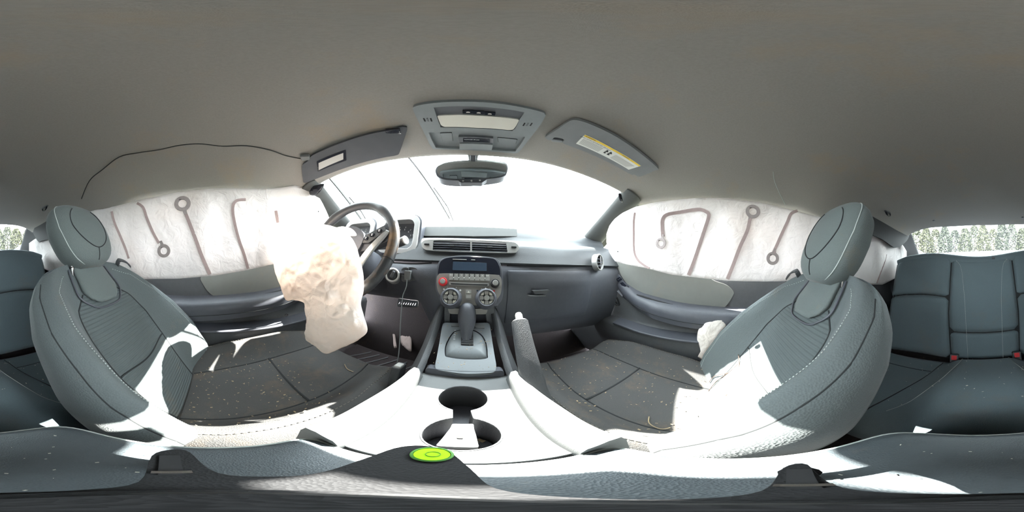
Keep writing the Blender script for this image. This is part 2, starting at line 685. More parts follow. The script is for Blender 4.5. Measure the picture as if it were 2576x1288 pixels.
# ------------------------------------------------------------------ windscreen, rear and side glass
rows = []
for j in range(11):
    t = j / 10
    row = []
    for i in range(25):
        u = i / 12 - 1
        s = abs(u)
        top = roof_pt(0, u * 0.985) + Vector((0, -0.005, 0.012))
        bot = Vector((0.70 * u, 1.18 - 0.40 * s ** 2.2, 0.115))
        p = top.lerp(bot, t)
        p.z += 0.03 * math.sin(math.pi * t)
        row.append(p)
    rows.append(row)
windscreen = mk('window_1', grid(rows), GLASS, sharp=False)
tag(windscreen, 'wide curved windscreen above the dashboard with white sky behind', 'window', kind='structure')
WS = rows

rows = []
for j in range(9):
    t = j / 8
    row = []
    for i in range(17):
        u = i / 8 - 1
        s = abs(u)
        top = Vector((0.56 * u, -1.215 + 0.075 * s * s, 0.243 - 0.035 * s ** 3))
        bot = Vector((0.62 * u, -1.80 + 0.10 * s * s, -0.01))
        p = top.lerp(bot, t)
        p.z += 0.02 * math.sin(math.pi * t)
        row.append(p)
    rows.append(row)
rear_glass = mk('window_2', grid(rows), RGLASS, sharp=False)
tag(rear_glass, 'low rear window above the back seat looking out on trees', 'window', kind='structure')
for k, sx in ((3, -1), (4, 1)):
    rows = []
    for t in (0, 0.5, 1):
        rows.append([Vector((sx * lerp(0.665, 0.735, t), y, lerp(interp(y, (-0.9, -0.42, 0.1, 0.4), (0.155, 0.205, 0.25, 0.262)), -0.03, t) + 0.0)) for y in [0.42 - 0.09 * q for q in range(11)]])
    g = mk('window_%d' % k, grid(rows), GLASS, sharp=False)
    tag(g, '%s side window hidden behind the hanging white curtain airbag' % ('driver' if sx < 0 else 'passenger'), 'window', kind='structure')

# ------------------------------------------------------------------ pillars
for k, sx in ((1, -1), (2, 1)):
    path = [Vector((sx * 0.585, 0.375, 0.292)), Vector((sx * 0.618, 0.45, 0.262)), Vector((sx * 0.652, 0.55, 0.215)), Vector((sx * 0.682, 0.66, 0.160)), Vector((sx * 0.705, 0.78, 0.09))]
    pts = catmull(path, 6)
    loops = []
    for kk, p in enumerate(pts):
        fl_ = 1.0 + 0.45 * (kk / (len(pts) - 1)) ** 2
        loops.append([p + Vector((sx * (0.050 * fl_ * math.cos(a) - 0.012 * fl_), 0.034 * math.sin(a), 0.020 * math.sin(a) + 0.016 * math.cos(a) * -1)) for a in [2 * math.pi * q / 16 for q in range(16)]])
    t = mk('trim_%d' % k, loft(loops), TRAY, sharp=False)
    mk('sun_block_skin', ribbon([q + Vector((sx * 0.055, 0.01, 0.0)) for q in pts], 0.11, 0.02, (sx * 0.3, 0.5, 0.8)), TRAY, t)  # unseen outer pillar panel, added to block sun beside the trim
    tag(t, 'grey plastic %s windscreen pillar trim beside the white curtain airbag' % ('driver side' if sx < 0 else 'passenger side'), 'trim', kind='structure')
# rear roof pillars
for k, sx in ((3, -1), (4, 1)):
    rows = []
    A = [Vector((sx * 0.60, -0.90, 0.165)), Vector((sx * 0.595, -1.00, 0.160)), Vector((sx * 0.57, -1.10, 0.185)), Vector((sx * 0.535, -1.16, 0.215))]
    B = [Vector((sx * 0.645, -0.92, -0.06)), Vector((sx * 0.640, -1.10, -0.06)), Vector((sx * 0.625, -1.30, -0.06)), Vector((sx * 0.585, -1.52, -0.06))]
    A, B = catmull(A, 5), catmull(B, 5)
    for q in range(9):
        t = q / 8
        rows.append([a.lerp(b, t) + Vector((-sx * 0.02 * math.sin(math.pi * i / 15) * math.sin(math.pi * t), 0, 0)) for i, (a, b) in enumerate(zip(A, B))])
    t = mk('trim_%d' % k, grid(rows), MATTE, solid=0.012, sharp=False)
    tag(t, 'grey plastic rear pillar trim beside the rear window on the %s side' % ('driver' if sx < 0 else 'passenger'), 'trim', kind='structure')
    # the torn-down headliner corner in front of it
    if sx > 0:
        poly = [(2165, 520), (2200, 528), (2236, 548), (2262, 566), (2287, 583), (2284, 602), (2268, 618), (2255, 623), (2246, 621), (2222, 604), (2196, 592), (2165, 580)]
        fl = [at(px, py, x=0.545) for px, py in poly]
    else:
        poly = [(108, 540), (96, 557), (84, 580), (86, 592), (97, 609), (104, 606), (130, 596), (135, 560)]
        fl = [at(px, py, x=-0.545) for px, py in poly]
    fr = Frame(fl[0], (0, -sx, 0), (0, 0, 1))
    uv = [((p - fr.o).dot(fr.x), (p - fr.o).dot(fr.y)) for p in fl]
    if sum(uv[i][0] * uv[(i + 1) % len(uv)][1] - uv[(i + 1) % len(uv)][0] * uv[i][1] for i in range(len(uv))) < 0:
        uv.reverse()
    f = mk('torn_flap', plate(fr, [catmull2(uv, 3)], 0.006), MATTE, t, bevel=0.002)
    f['label'] = 'torn headliner corner hanging in front of the pillar'

# ------------------------------------------------------------------ floor, walls behind the trim
FZ = -0.66
floor = mk('floor', box((0, -0.15, FZ - 0.02), (1.50, 2.6, 0.04)), CARPET, smooth=False)
tag(floor, 'dark carpeted floor pan of the car under the seats', 'floor', kind='structure')
# transmission tunnel, part of the floor
prof = [(-0.115, FZ), (-0.11, -0.50), (-0.10, -0.42), (0.10, -0.42), (0.11, -0.50), (0.115, FZ)]
mk('tunnel', grid([[Vector((x, y, z)) for x, z in prof] for y in (0.98, 0.5, 0.0, -0.17)]), CARPET, floor, sharp=30)
fw = mk('wall_front', grid([[Vector((x, y, z)) for x in (-0.76, -0.25, 0.25, 0.76)] for y, z in ((0.80, FZ), (0.98, -0.50), (1.05, -0.2), (1.16, 0.10))], flip=True), CARPET, solid=0.02)
tag(fw, 'dark carpeted bulkhead in the footwells behind the dashboard', 'wall', kind='structure')
bk = mk('wall_back', grid([[Vector((x, y, z)) for x in (-0.72, 0, 0.72)] for y, z in ((-1.02, FZ), (-1.06, -0.3), (-1.05, -0.045), (-1.85, -0.03), (-1.90, 0.05))]), DASH, solid=0.02)
tag(bk, 'dark parcel shelf and bulkhead behind the rear seat', 'wall', kind='structure')
for nm, sx in (('wall_left', -1), ('wall_right', 1)):
    rows = []
    for y in (-0.40, -0.46, -0.55, -0.72, -0.88, -1.0, -1.15, -1.5, -1.9):
        ztop = interp(y, (-1.9, -1.25, -1.0, -0.72, -0.46, -0.40), (0.04, 0.16, 0.165, 0.19, 0.22, -0.03))
        rows.append([Vector((sx * 0.735, y, ztop)), Vector((sx * 0.665, y, ztop)), Vector((sx * 0.67, y, min(ztop - 0.01, -0.02))), Vector((sx * 0.665, y, -0.25)), Vector((sx * 0.64, y, -0.30)), Vector((sx * 0.64, y, -0.45)), Vector((sx * 0.66, y, FZ))])
    q = mk(nm, grid(rows, flip=sx < 0), PLA, solid=0.012, sharp=50)
    tag(q, 'dark plastic rear quarter panel beside the back seat, %s side' % ('driver' if sx < 0 else 'passenger'), 'wall', kind='structure')


# ------------------------------------------------------------------ doors
def door(name, sx, lab):
    prof = [(0.755, -0.030), (0.725, -0.022), (0.712, -0.035), (0.710, -0.10), (0.712, -0.20), (0.705, -0.25), (0.700, -0.31), (0.690, -0.335), (0.655, -0.345), (0.648, -0.365), (0.66, -0.45), (0.668, -0.54), (0.69, -0.60), (0.70, FZ)]
    rows = []
    for j in range(31):
        y = 0.93 - j * (1.36 / 30)
        s = sm(y, 0.35, 0.75)
        row = []
        for x, z in prof:
            xx = x + 0.02 * s * (1 if z < -0.3 else 0.3)
            row.append(Vector((sx * xx, y, z + 0.055 * s * (1 if z > -0.30 else 0.3))))
        rows.append(row)
    d = mk(name, grid(rows, flip=sx > 0), PLA, solid=0.01, sharp=60)
    tag(d, lab, 'door', kind='structure')

    def side(px, py, x):
        return at(px, py, x=sx * x)

    FR = Frame((sx * 0.700, 0, 0), (0, -sx, 0), (0, 0, 1))   # facing the cabin

    # light insert: traced once on the passenger side, mirrored for the driver
    tr = [(1532, 628), (1538, 645), (1552, 668), (1565, 698), (1590, 727), (1625, 752), (1680, 770), (1740, 781), (1790, 785), (1822, 774), (1843, 746), (1845, 732), (1826, 716), (1790, 702), (1740, 660), (1640, 640)]
    pp = [at(px, py, x=0.700) for px, py in tr]
    if sx > 0:
        uv = [(-q.y, q.z) for q in pp]
    else:
        uv = [(q.y - 0.02, q.z + 0.012) for q in pp]
    ring = catmull2(uv, 4)
    if sum(ring[i][0] * ring[(i + 1) % len(ring)][1] - ring[(i + 1) % len(ring)][0] * ring[i][1] for i in range(len(ring))) < 0:
        ring.reverse()
    ip = mk('insert_panel', plate(FR, [ring], 0.02), INS, d, bevel=0.006)
    ip['label'] = 'pale grey cloth-covered door insert'
    # armrest: swept rounded section
    ys = [0.54 - 0.88 * k / 22 for k in range(23)]
    loops = []
    for y in ys:
        e = sm(y, 0.56, 0.36)          # slims towards the front
        zt = interp(y, (-0.36, -0.1, 0.2, 0.40, 0.50, 0.56), (-0.215, -0.215, -0.195, -0.165, -0.12, -0.085))
        xi = interp(y, (-0.36, 0.30, 0.48, 0.56), (0.615, 0.625, 0.672, 0.70))
        hh = interp(y, (-0.36, 0.30, 0.56), (0.085, 0.08, 0.06))
        loops.append([Vector((sx * a, y, b)) for a, b in ((0.715, zt + 0.012), (0.69, zt + 0.006), (xi + 0.02, zt), (xi + 0.004, zt - 0.012), (xi, zt - 0.035), (xi + 0.012, zt - hh), (0.69, zt - hh - 0.008), (0.715, zt - hh - 0.008))])
    mk('armrest', loft(loops, flip=sx < 0), DASH, d, sharp=60)
    # piping line along the lower armrest
    mk('armrest_seam', tube([Vector((sx * (interp(y, (-0.36, 0.30, 0.48, 0.56), (0.615, 0.625, 0.672, 0.70)) + 0.003), y, interp(y, (-0.36, -0.1, 0.2, 0.40, 0.50, 0.56), (-0.215, -0.215, -0.195, -0.165, -0.12, -0.085)) - 0.055)) for y in ys[3:]], 0.0014, 6), SEAM, d)
    # grab recess on top of the armrest
    gl = [Vector((sx * 0.668, y, interp(y, (0.2, 0.40, 0.50), (-0.195, -0.165, -0.12)) + 0.0015)) for y in (0.40, 0.34, 0.28, 0.22)]
    mk('pull_recess', ribbon(gl, [0.006, 0.026, 0.026, 0.006], 0.003, (0, 0.1, 1)), DARK, d)
    # map pocket lip
    lp = []
    for k in range(17):
        y = 0.52 - 0.86 * k / 16
        lp.append(Vector((sx * (0.652 + 0.02 * sm(y, 0.35, 0.55)), y, -0.337 + 0.01 * sm(y, 0.2, 0.5))))
    mk('map_pocket', ribbon(lp, 0.060, 0.012, (-sx * 0.25, 0, 1)), DASH, d, bevel=0.004)
    # inner handle: dish + chrome lever
    c = side(1542, 752, 0.702) if sx > 0 else Vector((-0.702, 0.46, -0.125))
    FH = Frame(c, (0, -sx, 0), (0, 0, 1))
    h = mk('handle_dish', plate(FH, [catmull2([(-0.052, 0.016), (-0.020, 0.034), (0.030, 0.012), (0.050, -0.026), (0.020, -0.034), (-0.035, -0.018)], 4)], 0.004), DARK, d, bevel=0.0015)
    ring = catmull([FH.p(u, v, 0.006) for u, v in ((-0.040, 0.022), (-0.012, 0.026), (0.024, 0.008), (0.040, -0.024), (0.030, -0.024), (-0.028, -0.008), (-0.040, 0.004))], 5, True)
    mk('door_handle', tube(ring, 0.0034, 8, closed=True), CHR, h)['label'] = 'chrome inner door handle'
    # switch strip
    if sx > 0:
        c2 = at(1562, 708, x=0.690)
        FS = Frame(c2, (0, -1, 0.0), (0.0, 0, 1))
        sp = mk('switch_panel', plate(FS, [quad_r(FS.uvs([(1546, 700), (1556, 690), (1580, 722), (1572, 728)]), 0.004)], 0.006, 0.002), DASH, d, bevel=0.001)
        for quad, nm in (([(1551, 702), (1560, 696), (1566, 703), (1557, 709)], 'lock_switch'), ([(1561, 712), (1568, 709), (1577, 719), (1570, 724)], 'window_switch')):
            mk(nm, plate(FS, [quad_r(FS.uvs(quad), 0.002)], 0.005, 0.006), GLOSS, sp, bevel=0.0008)
        for px, py in ((1557, 703), (1561, 701), (1571, 721)):
            u, v = FS.uv(px, py)
            mk('switch_mark', plate(FS, [circle(0.0012, 8, u, v)], 0.001, 0.007), WHT, sp, smooth=False)
    if sx < 0:
        c3 = at(720, 793, x=-0.638)
        fr = Frame(c3, (0, 1, 0), (0.35, 0, 1))
        mk('pocket_screw', lathe(fr, 0, 0, [(0.009, 0), (0.009, 0.003), (0.006, 0.0045), (0.001, 0.0045)], 16), CHR, d)
    return d


door('door_1', -1, 'driver door with pale insert panel and dark armrest behind the airbags')
door('door_2', 1, 'passenger door with pale insert panel, chrome handle and window switches')

# ================================================================== DASHBOARD
dash = thing('dashboard', (0, 0.75, -0.05), 'dark plastic dashboard with square gauge pods and silver centre vents', 'dashboard')
# profile stations: (y,z) from the windscreen base down to the knee panel
DK = 0.845
DP = [(1.14, 0.118), (0.95, 0.140), (0.84, 0.144), (0.785, 0.142), (0.768, 0.128), (0.745, 0.098), (0.735, 0.080), (0.690, 0.070), (0.664, 0.040), (0.648, 0.010), (0.632, -0.012), (0.625, -0.022), (0.632, -0.030)]
DL = [(0.626, -0.034), (0.612, -0.055), (0.602, -0.10), (0.606, -0.16), (0.625, -0.24), (0.66, -0.33), (0.74, -0.40)]


def dash_off(x):
    s = abs(x) / 0.70
    return -0.20 * s ** 3.0          # the ends curve back towards the doors


def dash_k(x):
    return lerp(DK, 1.0, sm(abs(x), 0.16, 0.62))


def dash_pt(x, y, z, up):
    s = min(1.0, abs(x) / 0.70)
    if y < 0.86:
        k = dash_k(x)
    else:
        k = lerp(dash_k(x), 1.0, sm(y, 0.84, 1.0))
    y, z = y * k, z * k
    o = dash_off(x) * (1.0 if y > 0.9 else 0.35)
    zz = z - 0.008 * s ** 2 * (1 if up else 0.4)
    if up and x > 0.10 and y < 0.8:   # passenger pad is fuller
        o -= 0.018 * sm(x, 0.10, 0.35)
    if not up:
        o += 0.05 * sm(-x, 0.10, 0.22) * sm(-z, 0.08, 0.2)    # knee room on the driver side
        zz = lerp(zz, zz * 0.55 - 0.02, sm(-x, 0.10, 0.20))
    return Vector((x, y + o, zz))


xs = [-0.70 + 1.40 * i / 56 for i in range(57)]
pad = mk('dash_pad', grid([[dash_pt(x, y, z, True) for x in xs] for y, z in DP], flip=True), PAD, dash, sharp=60)
low = mk('lower_panel', grid([[dash_pt(x, y, z, False) for x in xs] for y, z in DL], flip=True), DASH, dash, sharp=60)
mk('panel_gap', tube([dash_pt(x, 0.630, -0.032, False) for x in xs if abs(x) > 0.12 and x > 0], 0.0028, 6), DARK, dash)
mk('panel_gap', tube([dash_pt(x, 0.630, -0.032, False) for x in xs if x < -0.12], 0.0028, 6), DARK, dash)
# grey tray lid on top of the pad, left of centre
fr = Frame((0, 0.757 * DK, 0.114 * DK), (1, 0, 0), (0, 0.55, 0.835))
mk('tray_lid', plate(fr, [quad_r(fr.uvs([(1064, 573), (1190, 573), (1300, 578), (1300, 597), (1190, 597), (1067, 596)]), 0.006)], 0.006, 0.006), TRAY, dash, bevel=0.002)
# windscreen-side air slots, passenger end
for k in range(5):
    c = at(1470 + 8 * k, 602 + 0.8 * k, y=0.76)
    mk('demist_slot', box(c, (0.012, 0.030, 0.004)), DARK, dash, bevel=0.001)

# ---- centre vents
FV = Frame((0, 0.655 * DK, 0.040 * DK), (1, 0, 0), (0, 0.30, 0.95))
outer = [(1062, 618), (1066, 609), (1085, 604.5), (1180, 605.5), (1280, 610), (1298, 615), (1304, 625), (1299, 634), (1285, 638), (1180, 636), (1090, 632), (1068, 628)]
ou = FV.uvs(outer)
wl = quad_r(FV.uvs([(1091, 607), (1183, 607.5), (1183, 634), (1089, 631.5)]), 0.005)
wr = quad_r(FV.uvs([(1187, 608), (1272, 612), (1276, 637), (1187, 634.5)]), 0.005)
ring = catmull2(ou, 4)
cv = mk('vent_frame', plate(FV, [ring, wl, wr], 0.014, 0.008), SIL, dash, bevel=0.0025)
cv['label'] = 'silver frame of the twin centre vents'
for w in (wl, wr):
    u0, u1 = min(p[0] for p in w), max(p[0] for p in w)
    v0, v1 = min(p[1] for p in w), max(p[1] for p in w)
    mk('vent_cavity', plate(FV, [[(u0 - 0.004, v0 - 0.004), (u1 + 0.004, v0 - 0.004), (u1 + 0.004, v1 + 0.004), (u0 - 0.004, v1 + 0.004)]], 0.004, -0.012), DARK, cv)
    for k in range(5):
        v = v0 + (v1 - v0) * (k + 0.6) / 5.2
        mk('vent_slat', box(FV.p((u0 + u1) / 2, v, -0.001), (u1 - u0, 0.012, 0.0022), Matrix.Rotation(-0.25, 3, 'X')), DASH, cv)
    mk('slat_tab', box(FV.p((u0 + u1) / 2, (v0 + v1) / 2, 0.004), (0.016, 0.008, 0.006)), PLA, cv, bevel=0.001)
for px, py in ((1075, 617), (1291, 624)):
    u, v = FV.uv(px, py)
    mk('vent_wheel', box(FV.p(u, v, 0.009), (0.018, 0.005, 0.006)), DARK, cv, bevel=0.001)

# ---- radio stack
FRD = Frame((0, 0.598, -0.093), (1, 0, 0), (0, 0.39, 0.92))
RK = 0.785
FRD.o = Vector((0, 0.600 * RK, -0.095 * RK))
brow = [(1096, 694), (1100, 664), (1112, 650), (1135, 643.5), (1181, 641), (1230, 645), (1252, 652), (1262, 670), (1266, 700), (1266, 745), (1255, 765), (1240, 770), (1122, 769), (1104, 748), (1095, 725)]
st = mk('stack_surround', plate(FRD, [catmull2(FRD.uvs(brow), 3)], 0.085, -0.004), DASH, dash, bevel=0.006)
disp = [(1102, 694), (1105.7, 664.8), (1114.4, 653.7), (1131.8, 648), (1181.5, 645.6), (1231, 649.3), (1247.3, 655), (1256, 671), (1259, 696), (1246, 691), (1181.5, 688.5), (1114, 688)]
dp = mk('display_panel', plate(FRD, [catmull2(FRD.uvs(disp), 3)], 0.012, 0.002), GLOSS, dash, bevel=0.002)
mk('screen', plate(FRD, [quad_r(FRD.uvs([(1139.9, 658.6), (1224, 662.4), (1224, 682.9), (1138.6, 680.4)]), 0.002)], 0.003, 0.0035), SCREEN, dp, bevel=0.0006)
mk('slot_marker', plate(FRD, [FRD.uvs([(1139, 652.5), (1174, 653.5), (1174, 654.8), (1139, 653.6)])], 0.002, 0.0045), GRYP, dp)
mk('slot_marker', plate(FRD, [FRD.uvs([(1185, 653.8), (1195, 654.2), (1195, 655.4), (1185, 655)])], 0.002, 0.0045), GRYP, dp)
face = [(1098.9, 702), (1103, 692.5), (1114, 688.5), (1181.5, 690), (1247, 692), (1257, 696), (1261.5, 709.6), (1259.5, 737), (1251, 752), (1238, 767), (1181.5, 768), (1125, 766.5), (1112, 749), (1101, 730)]
fp = mk('radio_face', plate(FRD, [catmull2(FRD.uvs(face), 4)], 0.014, 0.004), RAD, dash, bevel=0.003)
fp['label'] = 'warm grey radio and climate control face'
cell = [885, 980, 1083, 1188, 1294, 1398, 1502, 1606, 1705]
txt = ['SRC', '1', '2', '3', '4', '5', '6', 'INF']


def rc(cx, cy):
    return (1020 + cx / 8.05, 640 + cy / 8.05)


for k in range(8):
    a, b = cell[k] + 5, cell[k + 1] - 5
    sl = lambda x: (x - 885) * 0.022
    q = [rc(a, 398 + sl(a)), rc(b, 398 + sl(b)), rc(b, 528 + sl(b)), rc(a, 528 + sl(a))]
    bt = mk('preset_button', plate(FRD, [quad_r(FRD.uvs(q), 0.0012)], 0.004, 0.007), BTN, fp, bevel=0.0008)
    u, v = FRD.uv(*rc((a + b) / 2, 430 + sl(a)))
    mk('button_mark', text_mesh(FRD, txt[k], 0.0055, u, v, 0.0075), WHT, bt, smooth=False)
    if k < 7:
        u, v = FRD.uv(*rc(cell[k + 1], 478 + sl(cell[k + 1])))
        mk('indicator', plate(FRD, [circle(0.0016, 10, u, v)], 0.002, 0.008), WHT, fp)
        u2, v2 = FRD.uv(*rc(cell[k + 1], 430 + sl(cell[k + 1])))
        mk('button_slot', plate(FRD, [rrect(0.0022, 0.010, 0.0008, 2, u2, v2)], 0.002, 0.0075), DARK, fp)
# disc slot
ds = mk('disc_slot', plate(FRD, [quad_r(FRD.uvs([rc(890, 560), rc(1685, 590), rc(1680, 655), rc(890, 625)]), 0.002)], 0.003, 0.006), SIL, fp, bevel=0.0008)
mk('slot_mouth', plate(FRD, [quad_r(FRD.uvs([rc(915, 592), rc(1660, 618), rc(1655, 640), rc(925, 614)]), 0.001)], 0.003, 0.0072), DARK, ds)
# round knobs
u, v = FRD.uv(1115, 710.5)
kn = mk('volume_knob', lathe(FRD, u, v, [(0.0128, 0.003), (0.0128, 0.010), (0.0115, 0.013), (0.0085, 0.0135)]), REDP, fp)
kn['label'] = 'volume knob with red ring'
mk('knob_cap', lathe(FRD, u, v, [(0.0078, 0.012), (0.0078, 0.016), (0.0068, 0.0175), (0.0004, 0.0178)]), BTN, kn)
u, v = FRD.uv(1244.2, 714.5)
kn = mk('tuning_knob', lathe(FRD, u, v, [(0.0130, 0.003), (0.0130, 0.010), (0.0118, 0.013), (0.0085, 0.0135)]), DARK, fp)
mk('knob_cap', lathe(FRD, u, v, [(0.0080, 0.012), (0.0080, 0.016), (0.0068, 0.0175), (0.0004, 0.0178)]), BTN, kn)
for n, (px, py) in enumerate(((1134.9, 750.6), (1221.9, 752.4))):
    u, v = FRD.uv(px, py)
    kb = mk('climate_dial', lathe(FRD, u, v, [(0.031, 0.002), (0.030, 0.008), (0.0245, 0.026), (0.0225, 0.028), (0.0195, 0.026), (0.0195, 0.020)], 36), DASH, fp)
    mk('dial_face', lathe(FRD, u, v, [(0.0198, 0.018), (0.0198, 0.021), (0.0004, 0.021)]), DARK, kb)
    for a in range(4):
        ang = a * math.pi / 2
        # straight pad
        R0, R1, hw = 0.0085, 0.0180, 0.0058
        q = [(R0, -hw * 0.8), (R1, -hw), (R1 + 0.0008, 0), (R1, hw), (R0, hw * 0.8)]
        q = [(u + x * math.cos(ang) - y * math.sin(ang), v + x * math.sin(ang) + y * math.cos(ang)) for x, y in q]
        mk('dial_button', plate(FRD, [quad_r(q, 0.001, 2)], 0.004, 0.0245), BTN, kb, bevel=0.0006)
        ang += math.pi / 4
        q = [(0.0115, -0.001), (0.0165, -0.0068), (0.0186, 0.0), (0.0165, 0.0068), (0.0115, 0.001)]
        q = [(u + x * math.cos(ang) - y * math.sin(ang), v + x * math.sin(ang) + y * math.cos(ang)) for x, y in q]
        mk('dial_button', plate(FRD, [quad_r(q, 0.001, 2)], 0.004, 0.0240), LENS, kb, bevel=0.0006)
    mk('dial_centre', lathe(FRD, u, v, [(0.0078, 0.019), (0.0078, 0.0255), (0.0066, 0.0268), (0.0004, 0.027)]), BTN, kb)
    pa = 2.3 if n == 0 else 1.65
    mk('dial_pointer', plate(FRD, [[(u + r_ * math.cos(pa + d_), v + r_ * math.sin(pa + d_)) for r_, d_ in ((0.0245, -0.05), (0.0295, -0.04), (0.0295, 0.04), (0.0245, 0.05))]], 0.004, 0.022), WHT, kb)
# hazard and traction buttons
q = FRD.uvs([(1170.5, 729), (1186.8, 730), (1186, 755.5), (1171, 754.5)])
hz = mk('hazard_housing', plate(FRD, [quad_r(q, 0.003)], 0.006, 0.009), RAD, fp, bevel=0.0012)
for y0, y1 in ((731, 740.5), (741.5, 752)):
    q = FRD.uvs([(1172.6, y0), (1185.2, y0 + 0.6), (1184.8, y1), (1172.8, y1 - 0.5)])
    b = mk('push_button', plate(FRD, [quad_r(q, 0.0012)], 0.004, 0.0115), BTN, hz, bevel=0.0006)
tri = FRD.uvs([(1175.5, 738.4), (1182, 738.8), (1178.8, 733.2)])
mk('hazard_triangle', plate(FRD, [tri], 0.001, 0.0124), LENS, hz)
for px, py, m_, r_ in ((1117, 728, WHT, 0.0022), (1158, 731, WHT, 0.0028), (1242, 732.5, REDP, 0.0026), (1200.5, 732, SCREEN, 0.0022), (1126, 723.5, WHT, 0.001), (1148, 724, WHT, 0.0013), (1211, 727, WHT, 0.001), (1232, 727, WHT, 0.001)):
    u, v = FRD.uv(px, py)
    mk('printed_mark', plate(FRD, [circle(r_, 12, u, v)], 0.001, 0.0048), m_, fp)
# storage slot under the stack
FT = Frame((0, 0.585 * DK, -0.20 * DK), (1, 0, 0), (0, 0.1, 1))
mk('shelf_lip', plate(FT, [quad_r(FT.uvs([(1128, 772), (1226, 773), (1222, 787), (1132, 786)]), 0.006)], 0.05, 0.018), RAD, dash, bevel=0.004)
q = FT.uvs([(1118, 766), (1244, 767), (1240, 830), (1118, 828)])
hole = FT.uvs([(1132, 788), (1222, 789), (1226, 822), (1130, 821)])
mk('shelf_surround', plate(FT, [quad_r(q, 0.004), quad_r(hole, 0.004)], 0.03), PLA, dash, bevel=0.002)
mk('shelf_back', plate(FT, [quad_r(q, 0.002)], 0.004, -0.055), DARK, dash)

# ---- instrument pods
FC = Frame((-0.372, 0.590, 0.072), (1, 0, 0), (0, 0.25, 0.97))
for n, cx in enumerate((-0.100, 0.100)):
    o = rrect(0.168, 0.158, 0.034, 6, cx, 0)
    i = rrect(0.130, 0.120, 0.026, 6, cx, 0.0)
    hood = mk('gauge_bezel', plate(FC, [o, i], 0.05, 0.022), SIL, dash, bevel=0.005)
    hood['label'] = 'silver square gauge bezel'
    fc = mk('gauge_face', plate(FC, [rrect(0.15, 0.14, 0.02, 4, cx, 0)], 0.004, -0.018), surf('gauge_black', (0.022, 0.024, 0.030), 0.45), hood)
    for k in range(9):
        a = math.radians(215 - 28 * k)
        r1, r2 = 0.050, 0.056
        c_, s_ = math.cos(a), math.sin(a)
        px_, py_ = -s_ * 0.0008, c_ * 0.0008
        mk('gauge_tick', plate(FC, [[(cx + r1 * c_ - px_, -0.008 + r1 * s_ - py_), (cx + r2 * c_ - px_, -0.008 + r2 * s_ - py_), (cx + r2 * c_ + px_, -0.008 + r2 * s_ + py_), (cx + r1 * c_ + px_, -0.008 + r1 * s_ + py_)]], 0.001, -0.0165), GRYP, fc, smooth=False)
        if n == 1 and k < 8:
            mk('gauge_number', text_mesh(FC, str(k), 0.009, cx + 0.042 * c_, -0.008 + 0.042 * s_, -0.0165), WHT, fc, smooth=False)
        if n == 0 and k < 8:
            mk('gauge_number', text_mesh(FC, str(k * 20), 0.007, cx + 0.042 * c_, -0.008 + 0.042 * s_, -0.0165), GRYP, fc, smooth=False)
    mk('gauge_needle', plate(FC, [[(cx - 0.002, -0.010), (cx + 0.002, -0.006), (cx - 0.036, -0.034)]], 0.001, -0.013), REDP, fc, smooth=False)
    mk('gauge_hood', plate(FC, [rrect(0.182, 0.172, 0.04, 6, cx, 0.0), rrect(0.158, 0.148, 0.03, 6, cx, 0)], 0.10, 0.012), DASH, dash, bevel=0.006)

# ---- passenger side: round vent, glove box, key hole panel
c = at(1507, 660, y=0.552)
FO = Frame(c, (1, 0.35, 0), (0, 0.1, 1))
rv = mk('round_vent', lathe(FO, 0, 0, [(0.040, -0.02), (0.041, 0.004), (0.0385, 0.008), (0.035, 0.007), (0.033, -0.004), (0.033, -0.012)], 32, False), SIL, dash)
mk('vent_cavity', lathe(FO, 0, 0, [(0.034, -0.016), (0.034, -0.010), (0.0005, -0.010)], 24), DARK, rv)
for k in (-1, 0, 1):
    mk('vent_slat', box(FO.p(0, 0.017 * k, -0.003), (0.062 - 0.010 * abs(k), 0.012, 0.003), Matrix.Rotation(0.33, 3, 'Z')), DASH, rv)
mk('vent_stem', tube([FO.p(0.018, -0.03, 0), FO.p(0.018, 0.03, 0)], 0.003, 8), CHR, rv)
rows = []
for j in range(15):
    t = 0.12 + 0.62 * j / 14
    k = t * (len(DL) - 1)
    i0 = min(int(k), len(DL) - 2)
    yy = lerp(DL[i0][0], DL[i0 + 1][0], k - i0)
    zz = lerp(DL[i0][1], DL[i0 + 1][1], k - i0)
    rows.append([dash_pt(0.125 + 0.395 * i / 20, yy - 0.006, zz, False) for i in range(21)])
gb = mk('glove_box_door', grid(rows, flip=True), DASH, dash, solid=0.006, soff=-1, sharp=60, bevel=0.002)
FG = Frame(at(1362, 736, y=0.500), (1, 0.17, 0), (0, 0.02, 1))
gh = FG.uvs([(1340, 731), (1382, 729), (1376, 739), (1344, 740)])
mk('glove_box_latch', plate(FG, [quad_r(gh, 0.004)], 0.02, 0.003), PLA, gb, bevel=0.002)
mk('glove_box_lip', plate(FG, [quad_r(FG.uvs([(1332, 743), (1372, 742.5), (1372, 745), (1332, 745.5)]), 0.0005)], 0.02, 0.002), PLG, gb)
# driver side lower panel with round key hole plate
FK = Frame((-0.20, 0.625, -0.085), (1, 0, 0), (0, -0.05, 1))
FK.o = Vector((-0.18, 0.520, -0.075))
kp = mk('knee_panel', plate(FK, [catmull2(FK.uvs([(1012, 676), (1040, 672), (1053, 680), (1056, 692), (1048, 704), (1030, 708), (1012, 706)]), 4)], 0.01, 0.004), PLA, dash, bevel=0.002)
u, v = FK.uv(1040, 692)
mk('panel_screw', lathe(FK, u, v, [(0.0045, 0.002), (0.0045, 0.006), (0.002, 0.0065), (0.0004, 0.004)], 14), WHT, kp)
